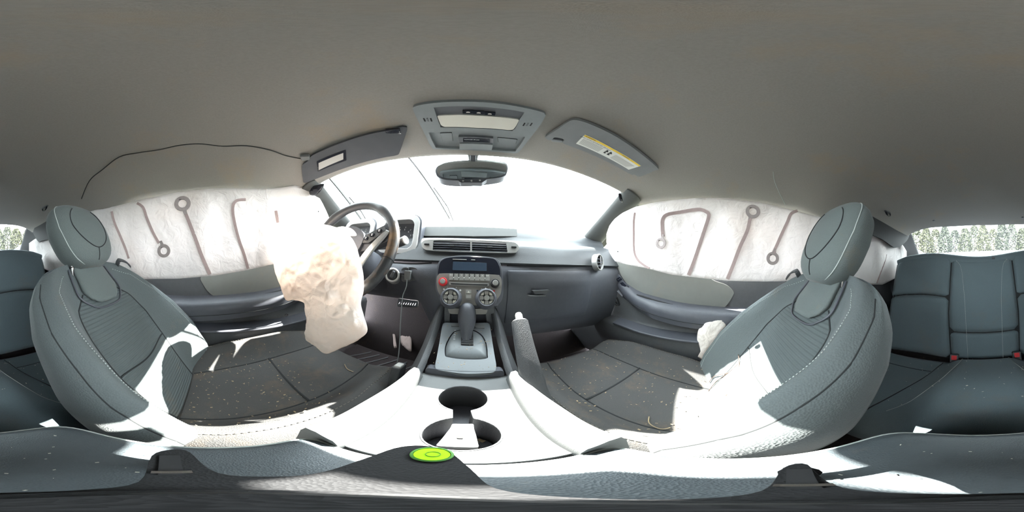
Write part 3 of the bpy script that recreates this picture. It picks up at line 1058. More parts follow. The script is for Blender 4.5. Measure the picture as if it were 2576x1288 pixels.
# diagnostic plug and its hanging lead
dg = thing('diagnostic_plug', at(1029, 702, y=0.512), 'small grey diagnostic plug pushed in under the dashboard with a thin lead', 'plug')
FKp = FK.lift(0.008)
mk('plug_body', plate(FKp, [quad_r(FKp.uvs([(1020, 680), (1036, 681), (1034, 703), (1021, 703)]), 0.003)], 0.018, 0.012), PLG, dg, bevel=0.002)
mk('plug_tab', plate(FKp, [quad_r(FKp.uvs([(1023, 673), (1029, 673), (1029, 680), (1023, 680)]), 0.001)], 0.012, 0.006), PLA, dg, bevel=0.001)
lead = [at(1024, 703, y=0.500), at(1022, 722, y=0.49), at(1014, 742, y=0.48), at(1011, 765, y=0.465), at(1009, 790, y=0.45), at(1007, 820, y=0.43), at(1006, 850, y=0.415), at(1003, 890, y=0.39), at(997, 925, y=0.37)]
mk('lead', tube(catmull(lead, 5), 0.0016, 6), PLG, dg)

# ================================================================== STEERING
SWC = Vector((-0.385, 0.400, 0.018))
TILT = math.radians(25)
FW = Frame(SWC, (1, 0, 0), (0, math.sin(TILT), math.cos(TILT)))
sw = thing('steering_wheel', SWC, 'worn black leather steering wheel with silver lower spokes, muddy rim', 'steering wheel')
R = 0.180
pts, rads = [], []
for k in range(72):
    a = 2 * math.pi * k / 72
    pts.append(FW.p(R * math.cos(a), R * math.sin(a) * 0.985))
    g = 0.0
    for g0 in (50, 130):
        dd = abs((math.degrees(a) - g0 + 180) % 360 - 180)
        g = max(g, math.exp(-(dd / 9.0) ** 2))
    rads.append(0.0165 + 0.0035 * g)
mk('rim', tube(pts, rads, 14, closed=True, up=None), WHEEL, sw)
for a in (-12, 192):
    aa = math.radians(a)
    p = FW.p(R * math.cos(aa), R * math.sin(aa))
    t = Vector(FW.x * -math.sin(aa) + FW.y * math.cos(aa))
    mk('rim_seam', tube([p - t * 0.001, p + t * 0.001], 0.0176, 14), SEAM, sw)
hub = mk('hub', plate(FW, [catmull2([(-0.085, 0.028), (-0.045, 0.062), (0, 0.068), (0.045, 0.062), (0.085, 0.028), (0.078, -0.03), (0.045, -0.085), (0, -0.098), (-0.045, -0.085), (-0.078, -0.03)], 4)], 0.055, 0.020), DASH, sw, bevel=0.012, bseg=3)
for s in (-1, 1):
    sp = mk('spoke', plate(FW, [catmull2([(s * 0.06, 0.030), (s * 0.115, 0.048), (s * 0.150, 0.075), (s * 0.172, 0.062), (s * 0.172, 0.020), (s * 0.135, 0.0), (s * 0.095, -0.018), (s * 0.065, -0.02)], 4)], 0.022, 0.010), DASH, sw, bevel=0.005)
    bp = mk('button_pad', plate(FW, [quad_r([(s * 0.078, 0.004), (s * 0.090, 0.030), (s * 0.145, 0.062), (s * 0.156, 0.044), (s * 0.110, 0.004)], 0.006)], 0.012, 0.018), PLA, sp, bevel=0.003)
    for q, (u, v) in enumerate(((0.096, 0.018), (0.115, 0.029), (0.136, 0.042))):
        mk('thumb_button', plate(FW, [rrect(0.014, 0.012, 0.003, 3, s * u, v)], 0.004, 0.0215), GLOSS, bp, bevel=0.001)
        mk('button_mark', plate(FW, [rrect(0.0065, 0.0018, 0.0006, 2, s * u, v + 0.002), ], 0.001, 0.0221), WHT, bp)
        mk('button_mark', plate(FW, [rrect(0.0045, 0.0016, 0.0006, 2, s * u, v - 0.0022), ], 0.001, 0.0221), WHT, bp)
    band = [(s * 0.160, 0.046, 0.012), (s * 0.146, 0.018, 0.016), (s * 0.120, -0.022, 0.017), (s * 0.098, -0.065, 0.014), (s * 0.082, -0.11, 0.008), (s * 0.070, -0.155, 0.002)]
    bb = catmull([FW.p(*b) for b in band], 5)
    mk('silver_spoke', ribbon(bb, [0.016 + 0.008 * math.sin(math.pi * i / (len(bb) - 1)) for i in range(len(bb))], 0.008, FW.n), SIL, sw, bevel=0.003)['label'] = 'silver lower spoke trim'

# column behind the wheel
colm = thing('steering_column', SWC + Vector((0, 0.12, -0.03)), 'dark steering column shroud with indicator stalk and ignition lock behind the wheel', 'steering column')
loops = []
for d_, r_ in ((0.03, 0.058), (0.06, 0.066), (0.14, 0.075), (0.26, 0.080)):
    loops.append([FW.p(r_ * math.cos(2 * math.pi * k / 20), r_ * 0.85 * math.sin(2 * math.pi * k / 20) - 0.012, -d_) for k in range(20)])
mk('shroud', loft(loops), DASH, colm)
a_ = at(990, 618, y=0.47)
b_ = at(1020, 604, y=0.45)
stalk = mk('stalk', tube([SWC + Vector((0.05, 0.08, 0)), a_, a_.lerp(b_, 0.5), b_], [0.009, 0.011, 0.0135, 0.0135], 14), PLA, colm)
fr = Frame(b_, (0.9, 0.43, 0), (0, 0, 1))
dcam = (b_ - a_).normalized()
fr = Frame(b_, dcam.cross(Vector((0, 0, 1))), Vector((0, 0, 1)) - dcam * dcam.z)
if fr.n.dot(dcam) < 0:
    fr = Frame(b_, -fr.x, fr.y)
mk('stalk_cap', lathe(fr, 0, 0, [(0.0135, -0.002), (0.0135, 0.001), (0.011, 0.0025), (0.009, 0.0012), (0.0005, 0.0012)], 20), GRYP, stalk)
c = at(987, 692, y=0.50)
FI = Frame(c, (1, 0.3, 0), (0, 0.3, 1))
ig = mk('ignition_lock', lathe(FI, 0, 0, [(0.027, -0.05), (0.026, 0.0), (0.023, 0.003), (0.019, 0.003), (0.017, -0.004)], 24, False), SIL, colm)
mk('lock_barrel', lathe(FI, 0, 0, [(0.0165, -0.01), (0.0165, 0.001), (0.0005, 0.001)], 20), DARK, ig)
mk('key_grip', box(FI.p(0.002, 0.002, 0.008), (0.010, 0.012, 0.026), Matrix.Rotation(0.5, 3, 'Y')), PLA, ig, bevel=0.003)


# ================================================================== AIRBAGS
def crumple(p, amp, sc):
    d = noise.voronoi(p * sc)[0]
    d2 = noise.voronoi(p * sc * 2.3 + Vector((7, 3, 1)))[0]
    return amp * ((d[1] - d[0]) * 1.1 - 0.35) + amp * 0.45 * ((d2[1] - d2[0]) - 0.3)


def sack(name, outline, nrm, thick, mat, parent=None, K=16, amp=0.012, sc=14.0, back=0.5):
    """Deflated bag: a closed outline, two faces bulging along nrm."""
    nrm = Vector(nrm).normalized()
    ol = catmull(outline, 6, True)
    c = sum(ol, Vector()) / len(ol)
    n = len(ol)
    V, F = [], []
    rings = []
    for sgn, tk in ((1, thick), (-1, thick * back)):
        rr = []
        for k in range(K):
            s = 1 - k / K
            loop = []
            for p in ol:
                q = c.lerp(p, s)
                hgt = tk * (1 - s ** 2.4) ** 0.6
                q = q + nrm * sgn * hgt
                w = min(1.0, (1 - s) * 5)
                q = q + nrm * sgn * crumple(q, amp, sc) * (0.25 + 0.75 * w) * min(1.0, s * 3.0 + 0.25)
                q = q + Vector((0, 0, 1)) * crumple(q + Vector((3, 1, 2)), amp * 0.35, sc)
                loop.append(len(V))
                V.append(q)
            rr.append(loop)
        V.append(c + nrm * sgn * tk)
        rr.append([len(V) - 1] * n)
        rings.append((sgn, rr))
    # weld outer rings
    f_out, b_out = rings[0][1][0], rings[1][1][0]
    for i in range(n):
        m = (V[f_out[i]] + V[b_out[i]]) / 2
        V[f_out[i]] = m
        V[b_out[i]] = m.copy()
    for sgn, rr in rings:
        for k in range(K):
            for i in range(n):
                j = (i + 1) % n
                if k == K - 1:
                    f = (rr[k][i], rr[k][j], rr[k + 1][0])
                else:
                    f = (rr[k][i], rr[k][j], rr[k + 1][j], rr[k + 1][i])
                F.append(f if sgn > 0 else tuple(reversed(f)))
    # remap back outer ring to front outer ring
    mp = {b: a for a, b in zip(f_out, b_out)}
    F = [tuple(mp.get(i, i) for i in f) for f in F]
    return mk(name, (V, F), mat, parent, sharp=False)


def bagp(px, py, y):
    return at(px, py, y=y)


ob = []
for px, py in ((735, 572), (780, 558), (825, 566), (868, 580), (892, 612), (906, 650), (914, 690), (915, 728), (908, 765), (916, 795), (924, 832), (900, 855), (865, 872), (822, 889), (796, 872), (771, 852), (776, 820), (770, 780), (766, 758), (738, 752), (720, 752), (706, 718), (692, 680), (690, 650), (702, 605)):
    y = interp(px, (690, 780, 860, 925), (0.21, 0.262, 0.305, 0.325))
    y += 0.03 * sm(py, 760, 880)
    ob.append(bagp(px, py, y))
drv_bag = thing('driver_airbag', SWC + Vector((0.02, -0.06, -0.1)), 'deflated crumpled white driver airbag spilling from the steering wheel onto the seat', 'airbag')
sack('bag', ob, (0.50, -0.80, 0.10), 0.050, BAG, drv_bag, K=44, amp=0.016, sc=17, back=0.6)
tab = [bagp(px, py, 0.345) for px, py in ((838, 580), (852, 571), (872, 571), (888, 578), (897, 592), (880, 594), (858, 597), (842, 594))]
sack('tether_flap', tab, (0.5, -0.85, 0.1), 0.008, BAG, drv_bag, K=6, amp=0.003, sc=20)
flp = [bagp(px, py, 0.232) for px, py in ((706, 700), (735, 705), (752, 722), (757, 742), (742, 751), (724, 757), (716, 742))]
sack('loose_fold', flp, (0.6, -0.75, 0.1), 0.006, BAG, drv_bag, K=6, amp=0.003, sc=20)


def curtain(name, sx, label, cols, seams, eyelets, xs_, holes=()):
    """cols: (px, top, bottom).  xs_: function y->distance of the cloth from the centre line."""
    root = thing(name, at(cols[len(cols) // 2][0], cols[len(cols) // 2][2], x=sx * 0.64), label, 'airbag')

    def pt(px, py, inset=0.0):
        x = 0.64
        for _ in range(4):
            q = at(px, py, x=sx * x)
            x = xs_(q.y) - 0.010 * noise.noise(Vector((q.y * 7, q.z * 9, sx * 3.1))) - 0.014 * max(0.0, math.sin((q.y + 0.1) * 24)) * sm(q.z, -0.14, 0.0) * sm(0.30 - q.z, 0.03, 0.15)
            x += 0.006 * abs(noise.noise(Vector((q.y * 22 + q.z * 10, q.z * 16, 1.7))))
        q = at(px, py, x=sx * x)
        return q - q.normalized() * inset
    pxs = [c[0] for c in cols]
    rows = []
    NC, NR = 110, 26
    for i in range(NC + 1):
        px = lerp(pxs[0], pxs[-1], i / NC)
        k = 0
        while k < len(cols) - 2 and px > cols[k + 1][0]:
            k += 1
        t = (px - cols[k][0]) / (cols[k + 1][0] - cols[k][0])
        top = lerp(cols[k][1], cols[k + 1][1], t)
        bot = lerp(cols[k][2], cols[k + 1][2], t)
        rows.append([pt(px, lerp(top, bot, j / NR)) for j in range(NR + 1)])
    mk('cloth', grid(rows, flip=sx < 0), CURT, root, solid=0.004, sharp=False)
    for path, wd in seams:
        pp = catmull([pt(px, py, 0.006) for px, py in path], 6)
        mk('sewn_seam', ribbon(pp, wd * 1.35, 0.003, [-(p.normalized()) for p in pp]), SEWN, root)
    for px, py, rpx in eyelets:
        c = pt(px, py, 0.007)
        fr = Frame(c, (0, -sx, 0), (0, 0, 1))
        r0 = rpx * 2 * math.pi / W_PX * c.length
        mk('sewn_eyelet', plate(fr, [circle(r0, 28), circle(r0 * 0.52, 24)], 0.003, 0.001), SEWN2, root, bevel=0.001)
    for px, py in holes:
        c = pt(px, py, 0.0065)
        fr = Frame(c, (0, -sx, 0), (0, 0, 1))
        mk('vent_hole', plate(fr, [circle(0.0028, 10)], 0.002, 0.001), DARK, root)
    return root, pt


def xr(y):
    return interp(y, (-1.05, -0.75, -0.45, 0.0, 0.35, 0.62), (0.56, 0.60, 0.618, 0.622, 0.580, 0.595))


cR, ptR = curtain('curtain_airbag', 1, 'deployed white curtain airbag hanging over the passenger side window', [
    (1527, 588, 612), (1535, 565, 640), (1548, 550, 658), (1566, 536, 663), (1600, 520, 670), (1640, 511, 678), (1690, 504, 691), (1760, 498, 699), (1830, 499, 706), (1920, 511, 708), (1990, 528, 707), (2060, 546, 706), (2120, 556, 712), (2180, 565, 716), (2220, 585, 716), (2252, 600, 700), (2270, 615, 682), (2280, 632, 650)],
    [([(1597, 535), (1594, 560), (1594, 600), (1596, 635), (1605, 655), (1620, 667), (1633, 675)], 0.006),
     ([(1668, 595), (1666, 572), (1667, 552), (1678, 540), (1710, 534), (1755, 527), (1775, 532), (1783, 543), (1772, 580), (1757, 625), (1745, 660), (1732, 692)], 0.010),
     ([(1887, 548), (1880, 580), (1862, 620), (1845, 665), (1830, 702)], 0.010),
     ([(2006, 530), (1990, 538), (1980, 560), (1965, 592), (1955, 615), (1945, 636)], 0.009),
     ([(2230, 640), (2225, 660), (2214, 690), (2206, 712)], 0.005)],
    [(1662, 612, 14), (1894, 532, 18), (1944, 650, 16.5)], xr, [(1554, 633)])
cL, ptL = curtain('curtain_airbag', -1, 'deployed white curtain airbag hanging over the driver side window', [
    (74, 612, 640), (90, 600, 668), (130, 590, 684), (180, 572, 696), (230, 529, 699), (290, 519, 700), (350, 504, 702), (450, 483, 701), (540, 474, 693), (620, 475, 680), (690, 474, 664), (745, 466, 655), (780, 475, 645), (806, 502, 635), (822, 535, 615), (832, 562, 580)],
    [([(281, 532), (288, 560), (305, 600), (318, 632), (324, 650)], 0.008),
     ([(345, 511), (360, 522), (370, 550), (385, 585), (400, 612)], 0.008),
     ([(466, 535), (478, 565), (495, 610), (508, 645), (528, 690)], 0.010),
     ([(618, 502), (595, 505), (586, 520), (588, 550), (600, 600), (614, 640), (624, 676)], 0.008),
     ([(694, 530), (697, 545), (699, 560)], 0.008)],
    [(412, 631, 17), (459, 512, 20)], xr, [(264, 587), (801, 532)])
FRt = Frame(ptL(268, 622, 0.008), (0, 1, 0), (0, 0, 1))
mk('printed_mark', text_mesh(FRt, '6', 0.018, 0, -0.012, 0.0), SEWN2, cL, smooth=False)
# teardrop necks of the eyelets
for pt_, root, a, b, r0, sx in ((ptR, cR, (1889, 543), (1885, 560), 0.020, 1), (ptR, cR, (1946, 642), (1950, 625), 0.018, 1), (ptL, cL, (462, 522), (467, 540), 0.022, -1), (ptL, cL, (410, 622), (404, 606), 0.018, -1), (ptR, cR, (1665, 604), (1668, 590), 0.013, 1)):
    A, B = pt_(a[0], a[1], 0.0065), pt_(b[0], b[1], 0.0065)
    mk('sewn_neck', ribbon([A, A.lerp(B, 0.5), B], [r0, r0 * 0.72, r0 * 0.5], 0.003, (-sx, 0, 0)), SEWN2, root)

# seat side airbag bursting out beside the passenger backrest
sb = [at(px, py, x=0.63) for px, py in ((1830, 806), (1822, 800), (1808, 800), (1790, 803), (1774, 810), (1766, 822), (1758, 828), (1754, 842), (1754, 856), (1758, 866), (1762, 882), (1760, 893), (1756, 898), (1775, 905), (1800, 880), (1825, 850))]
sba = sack('seat_airbag', sb, (-0.95, 0.1, 0.1), 0.022, BAG, None, K=10, amp=0.008, sc=22)
tag(sba, 'small white side airbag burst out between passenger seat and door', 'airbag')
# dark torn lining exposed over the driver pillar
tl = [at(px, py, y=0.385) for px, py in ((738, 466), (760, 470), (790, 470), (815, 462), (808, 478), (792, 492), (772, 488), (752, 480))]
tr_ = sack('torn_lining', tl, (0.4, -0.9, 0), 0.012, GLOSS, None, K=7, amp=0.006, sc=40)
tag(tr_, 'crumpled black torn lining poking out above the driver pillar', 'torn lining')
tl = [at(px, py, y=0.40) for px, py in ((1556, 486), (1562, 487), (1566, 500), (1566, 509), (1560, 505), (1556, 495))]
tr2 = sack('torn_lining', tl, (-0.4, -0.9, 0), 0.006, GLOSS, None, K=5, amp=0.003, sc=50)
tag(tr2, 'small black torn lining scrap at the passenger pillar top', 'torn lining')


# ================================================================== FRONT SEATS
def seat(sx, cx, dy, dz, label, dzc=0.0):
    """sx +1: passenger.  Local u runs outboard, t climbs the backrest."""
    root = thing('front_seat', (sx * cx, 0.25 + dy, FZ), label, 'seat', 'front seats')
    B = Vector((0, 0.075 + dy, -0.515 + dz))
    T = Vector((0, -0.262 + dy, -0.045 + dz))
    ax = (T - B)
    L = ax.length
    A = ax.normalized()
    Nn = Vector((0, A.z, -A.y))

    def hw(t):
        return interp(t, (0, 0.15, 0.4, 0.7, 0.85, 0.93, 0.98, 1.0), (0.228, 0.238, 0.250, 0.246, 0.226, 0.198, 0.165, 0.13))

    def bol(t):
        return interp(t, (0, 0.15, 0.35, 0.55, 0.8, 0.95, 1.0), (0.060, 0.085, 0.092, 0.080, 0.045, 0.020, 0.010))

    def curve(t):          # lumbar bulge of the axis
        return 0.016 * math.sin(math.pi * min(1, t * 1.25)) - 0.02 * max(0, t - 0.8) * 2

    def back(t, w, lift=0.0):
        """front surface, w in -1..1"""
        s = abs(w)
        b = bol(t)
        n = b * sm(s, 0.50, 0.86) - 0.030 * sm(s, 0.88, 1.0)
        n += 0.006 * s * s
        p = B + A * (L * t) + Nn * (n + curve(t) + lift)
        return Vector((sx * (cx + w * hw(t)), p.y, p.z))

    def loop(t):
        NF = 40
        lp = [back(t, -1 + 2 * i / NF) for i in range(NF + 1)]
        th = interp(t, (0, 0.3, 0.8, 0.95, 1.0), (0.13, 0.135, 0.11, 0.085, 0.055))
        bk = []
        for w, n in ((1.03, 0.4), (1.03, 0.1), (1.0, -0.35), (0.92, -0.75), (0.75, -0.95), (0.4, -1.0), (0.0, -1.0), (-0.4, -1.0), (-0.75, -0.95), (-0.92, -0.75), (-1.0, -0.35), (-1.03, 0.1), (-1.03, 0.4)):
            nn = n * th if n < 0 else n * max(0.01, bol(t) - 0.03)
            p = B + A * (L * t) + Nn * (nn + curve(t))
            bk.append(Vector((sx * (cx + w * hw(t)), p.y, p.z)))
        return lp + bk
    ts = [0, 0.02] + [0.05 + 0.85 * k / 26 for k in range(27)] + [0.925, 0.95, 0.97, 0.985, 1.0]
    loops = [loop(t) for t in ts]
    # rounded top
    top = loops[-1]
    c = sum(top, Vector()) / len(top)
    loops.append([q.lerp(c, 0.35) + A * 0.010 for q in top])
    loops.append([q.lerp(c, 0.75) + A * 0.014 for q in top])
    mk('backrest', loft(loops, flip=sx < 0), CLOTH2, root, sharp=False)
    # centre insert: ribbed panel, slightly proud
    rows = []
    for k in range(34):
        t = 0.03 + 0.80 * k / 33
        wl = interp(t, (0, 0.3, 0.6, 0.75, 0.83), (0.46, 0.52, 0.56, 0.52, 0.34))
        rows.append([back(t, wl * (-1 + 2 * i / 24), 0.003 * (1 - abs(-1 + 2 * i / 24) ** 6)) for i in range(25)])
    mk('ribbed_insert', grid(rows, flip=sx > 0), RIB, root, sharp=False)
    for s in (-1, 1):
        mk('insert_seam', tube([back(0.03 + 0.80 * k / 33, s * interp(0.03 + 0.80 * k / 33, (0, 0.3, 0.6, 0.75, 0.83), (0.46, 0.52, 0.56, 0.52, 0.34)), 0.0005) for k in range(34)], 0.0022, 6), SEAM, root)
    mk('cross_seam', tube([back(0.40 + 0.012 * math.cos(i / 20 * math.pi * 2), 0.53 * (-1 + i / 10), 0.003) for i in range(21)], 0.0024, 6), SEAM, root)
    # yoke panel under the headrest
    rows = []
    for k in range(14):
        t = 0.76 + 0.235 * k / 13
        wl = interp(t, (0.76, 0.79, 0.84, 0.92, 1.0), (0.16, 0.27, 0.34, 0.36, 0.44))
        rows.append([back(t, wl * (-1 + 2 * i / 16), 0.012 + 0.006 * (1 - abs(-1 + 2 * i / 16) ** 4)) for i in range(17)])
    yk = mk('yoke_panel', grid(rows, flip=sx > 0), CLOTH, root, solid=0.012, soff=-1, sharp=False)
    lo = [back(t, s * interp(t, (0.72, 0.76, 0.82, 0.90, 0.98), (0.10, 0.30, 0.42, 0.45, 0.52)), 0.006) for s, t in [(-1, 0.98), (-1, 0.90), (-1, 0.82), (-1, 0.77), (-1, 0.735), (1, 0.735), (1, 0.77), (1, 0.82), (1, 0.90), (1, 0.98)]]
    mk('yoke_piping', tube(catmull(lo, 5), 0.003, 8), DASH, root)
    # bolster stitching and seams, both sides
    for s in (-1, 1):
        path = [back(0.02 + 0.93 * k / 60, s * interp(k / 60, (0, 0.3, 0.7, 0.9, 1), (0.78, 0.80, 0.80, 0.76, 0.62)), 0.0012) for k in range(61)]
        fine = catmull(path, 3)
        segs = []
        for k in range(0, len(fine) - 2, 2):
            segs.append(tube([fine[k], fine[k].lerp(fine[k + 1], 0.9)], 0.00105, 5))
        mk('bolster_stitching', join(segs), THR, root)
        path = [back(0.02 + 0.90 * k / 40, s * 0.965, 0.0) for k in range(41)]
        mk('bolster_seam', tube(path, 0.0020, 6), SEAM, root)
    # headrest
    HC = T + A * 0.100 + Nn * 0.034
    hx = Vector((1, 0, 0))
    rings = []
    HH, HWd = (0.136, 0.124) if sx > 0 else (0.120, 0.122)
    Ah = (A + Nn * 0.12).normalized()
    Nh = Vector((0, Ah.z, -Ah.y))
    for k in range(19):
        v = -1 + 2 * k / 18
        wv = (1 - abs(v) ** 4.0) ** 0.5 if abs(v) < 1 else 0.0
        wv = max(wv, 0.30)
        hwid = HWd * (1.0 + 0.14 * v if v < 0 else 1.0 - 0.08 * v) * (0.25 + 0.75 * wv)
        dep = 0.052 * (0.35 + 0.65 * wv)
        loopp = []
        for i in range(32):
            a = 2 * math.pi * i / 32
            ca, sa = math.cos(a), math.sin(a)
            e = 0.62
            u = math.copysign(abs(ca) ** e, ca) * hwid
            n = math.copysign(abs(sa) ** e, sa) * dep
            if n < 0:
                n *= 1.05
                u *= 0.93
            n += 0.012 * (1 - v * v) * (1 if sa > 0 else 0) - 0.010 * (u / HWd) ** 2
            p = HC + Ah * (HH * v) + Nh * n
            loopp.append(Vector((sx * cx + u, p.y, p.z)))
        rings.append(loopp)
    hr = mk('headrest', loft(rings), CLOTH, root, sharp=False)

    def hsurf(u, v, lift=0.0):
        wv = max((1 - abs(v) ** 4.0) ** 0.5 if abs(v) < 1 else 0, 0.30)
        hwid = HWd * (1.0 + 0.14 * v if v < 0 else 1.0 - 0.08 * v) * (0.25 + 0.75 * wv)
        dep = 0.052 * (0.35 + 0.65 * wv)
        ca = max(-1, min(1, u))
        cc = abs(ca) ** (1 / 0.62)
        sa = math.sqrt(max(0, 1 - min(1, cc) ** 2))
        n = sa ** 0.62 * dep + 0.012 * (1 - v * v) - 0.010 * (u * hwid / HWd) ** 2
        p = HC + Ah * (HH * v) + Nh * (n + lift)
        return Vector((sx * cx + u * hwid, p.y, p.z))
    oval = [hsurf(0.62 * math.cos(a), -0.05 + 0.80 * max(-1, min(1, math.sin(a))) * 0.9 + 0.12, 0.001) for a in [math.pi * (0.72 + 1.56 * k / 40) for k in range(41)]]
    mk('face_seam', tube(oval, 0.0016, 6), SEAM, hr)
    mk('drop_seam', tube([hsurf(0.0, -0.66 - 0.28 * k / 8, 0.001) for k in range(9)], 0.0014, 6), SEAM, hr)
    pip = []
    for k in range(19):
        v = -0.97 + 1.94 * k / 18
        pip.append(hsurf(-sx * 0.92, v, 0.0))
    mk('side_piping', tube(catmull(pip, 4), 0.0016, 6), THR, hr)
    for s in (-1, 1):
        p0 = T + A * (-0.03) - Nn * 0.012
        p1 = HC - A * 0.07 - Nn * 0.012
        p0.x = p1.x = sx * cx + s * 0.070
        post = mk('headrest_post', tube([p0, p1], 0.006, 12), CHR, root)
        for q in range(4):
            c_ = p0.lerp(p1, 0.42 + 0.14 * q)
            mk('post_notch', tube([c_ - A * 0.0025, c_ + A * 0.0025], 0.0067, 12), DARK, post)
    # belt guide on the outboard shoulder
    g = [back(0.955, 0.86, -0.015), back(0.97, 0.80, 0.022), back(0.975, 0.95, 0.040), back(0.95, 1.12, 0.036), back(0.90, 1.16, 0.006), back(0.85, 1.06, -0.02)]
    mk('belt_guide', ribbon(catmull(g, 5), 0.018, 0.006, Nn + Vector((sx * 0.4, 0, 0.5))), PLA, root, bevel=0.002)

    # cushion
    dz = dz + dzc
    Cb = Vector((0, 0.055 + dy, -0.515 + dz))
    Cf = Vector((0, 0.585 + dy, -0.435 + dz))
    ca_ = (Cf - Cb)
    CL = ca_.length
    CA = ca_.normalized()
    CN = Vector((0, -CA.z, CA.y))

    def chw(t):
        return interp(t, (0, 0.2, 0.6, 0.85, 0.95, 1.0), (0.225, 0.245, 0.250, 0.235, 0.215, 0.19))

    def cush(t, w, lift=0.0):
        s = abs(w)
        b = interp(t, (0, 0.25, 0.7, 0.92, 1.0), (0.062, 0.072, 0.060, 0.026, 0.004))
        n = b * sm(s, 0.48, 0.84) - 0.030 * sm(s, 0.87, 1.0)
        n -= 0.075 * max(0.0, (t - 0.90) / 0.10) ** 2.2
        n += 0.012 * math.sin(math.pi * t)
        p = Cb + CA * (CL * t) + CN * (n + lift)
        return Vector((sx * (cx + w * chw(t)), p.y, p.z))
    loops = []
    for k in range(33):
        t = k / 32
        lp = [cush(t, -1 + 2 * i / 36) for i in range(37)]
        dn = interp(t, (0, 0.8, 1), (0.16, 0.15, 0.06))
        for w, n in ((1.02, 0.2), (1.02, 0.6), (0.97, 1.0), (0.5, 1.05), (-0.5, 1.05), (-0.97, 1.0), (-1.02, 0.6), (-1.02, 0.2)):
            q = cush(t, 0.999 if w > 0 else -0.999)
            lp.append(Vector((sx * (cx + w * chw(t)), q.y, q.z - n * dn + (0.02 if abs(w) < 0.6 else 0))))
        loops.append(lp)
    mk('cushion', loft(loops, flip=sx > 0), CUSH, root, sharp=False)
    rows = []
    for k in range(25):
        t = 0.02 + 0.94 * k / 24
        rows.append([cush(t, 0.50 * (-1 + 2 * i / 20), 0.003 * (1 - abs(-1 + 2 * i / 20) ** 6)) for i in range(21)])
    mk('cushion_insert', grid(rows, flip=sx < 0), CUSH, root, sharp=False)
    for s in (-1, 1):
        mk('cushion_seam', tube([cush(0.02 + 0.90 * k / 24, s * 0.50, 0.0005) for k in range(25)], 0.0024, 6), SEAM, root)
        path = [cush(0.03 + 0.90 * k / 50, s * 0.86, 0.001) for k in range(51)]
        mk('cushion_stitching', join([tube([path[k], path[k].lerp(path[k + 1], 0.6)], 0.0010, 5) for k in range(50)]), surf('dull_thread', (0.14, 0.13, 0.11), 0.9), root)
    mk('cushion_cross_seam', tube([cush(0.50, 0.50 * (-1 + i / 10), 0.003) for i in range(21)], 0.0030, 6), SEAM, root)
    # plastic valance and recliner cover, both sides
    for s in (-1, 1):
        loops = []
        for k in range(13):
            t = -0.04 + 0.90 * k / 12
            q = cush(max(0, t), s * 0.999)
            yy = (Cb + CA * (CL * t)).y
            x0 = sx * (cx + s * (chw(max(0, t)) + 0.012))
            zt = q.z - 0.055
            loops.append([Vector((x0 + sx * s * a, yy, zt + b)) for a, b in ((-0.008, 0.0), (0.002, -0.008), (0.004, -0.05), (0.002, -0.10), (-0.008, -0.11))])
        mk('valance', loft(loops, flip=(sx * s) < 0), PLG if sx < 0 else PLA, root, sharp=50)
        fr = Frame((sx * (cx + s * 0.255), B.y + 0.005, B.z + 0.02), (0, -sx * s, 0), (0, 0, 1))
        mk('recliner_cover', lathe(fr, 0, 0, [(0.055, -0.02), (0.052, -0.004), (0.040, 0.0), (0.001, 0.001)], 24), PLG, root)
        mk('seat_rail', box((sx * (cx + s * 0.18), 0.30 + dy, FZ + 0.025), (0.035, 0.56, 0.05)), DASH, root, bevel=0.004)
    mk('seat_frame', box((sx * cx, 0.28 + dy, (FZ + Cb.z - 0.10) / 2), (0.34, 0.40, abs(Cb.z - 0.10 - FZ) + 0.0)), DARK, root, bevel=0.01)
    return root, back, cush


SD, backD, cushD = seat(-1, 0.395, -0.128, 0.0, 'dusty charcoal cloth driver seat with muddy cushion beside the crumpled airbag', 0.03)
SP, backP, cushP = seat(1, 0.395, -0.025, 0.0, 'dusty charcoal cloth passenger seat beside the raised parking brake')

# ================================================================== REAR SEAT
rs = thing('bench_seat', (0, -0.6, FZ), 'dark blue-grey cloth rear bench seat under the rear window', 'seat')
# backrest, three panels; x ranges in metres
RB = Vector((0, -0.760, -0.56))
RT = Vector((0, -0.945, -0.005))


def rback(x, t, lift=0.0):
    p = RB.lerp(RT, t)
    n = Vector((0, 0.95, 0.31))
    s = abs(x)
    bow = 0.030 * math.exp(-((s - 0.34) / 0.12) ** 2) * -1 + 0.020 * sm(s, 0.44, 0.53) + 0.012 * math.sin(math.pi * t)
    top = 0.030 * math.exp(-((s - 0.33) / 0.14) ** 2) - 0.012 * math.exp(-(s / 0.14) ** 2) - 0.03 * sm(s, 0.45, 0.55)
    q = p + n * (bow + lift)
    return Vector((x, q.y, q.z + top * t))


def panel(name, fx0, fx1, t0, t1, mat, nx=14, nt=16, thick=0.06, round_=0.014):
    rows = []
    for j in range(nt + 1):
        t = lerp(t0, t1, j / nt)
        row = []
        for i in range(nx + 1):
            a = i / nx
            x = lerp(fx0(t), fx1(t), a)
            e = min(a, 1 - a) * abs(fx1(t) - fx0(t))
            e2 = min(j, nt - j) / nt * abs(t1 - t0) * 0.58
            k = min(1.0, e / 0.018)
            k2 = min(1.0, e2 / 0.018)
            row.append(rback(x, t, -round_ * ((1 - k) ** 2 + (1 - k2) ** 2)))
        rows.append(row)
    return mk(name, grid(rows, flip=True), mat, rs, solid=thick, soff=-1.0, sharp=False)


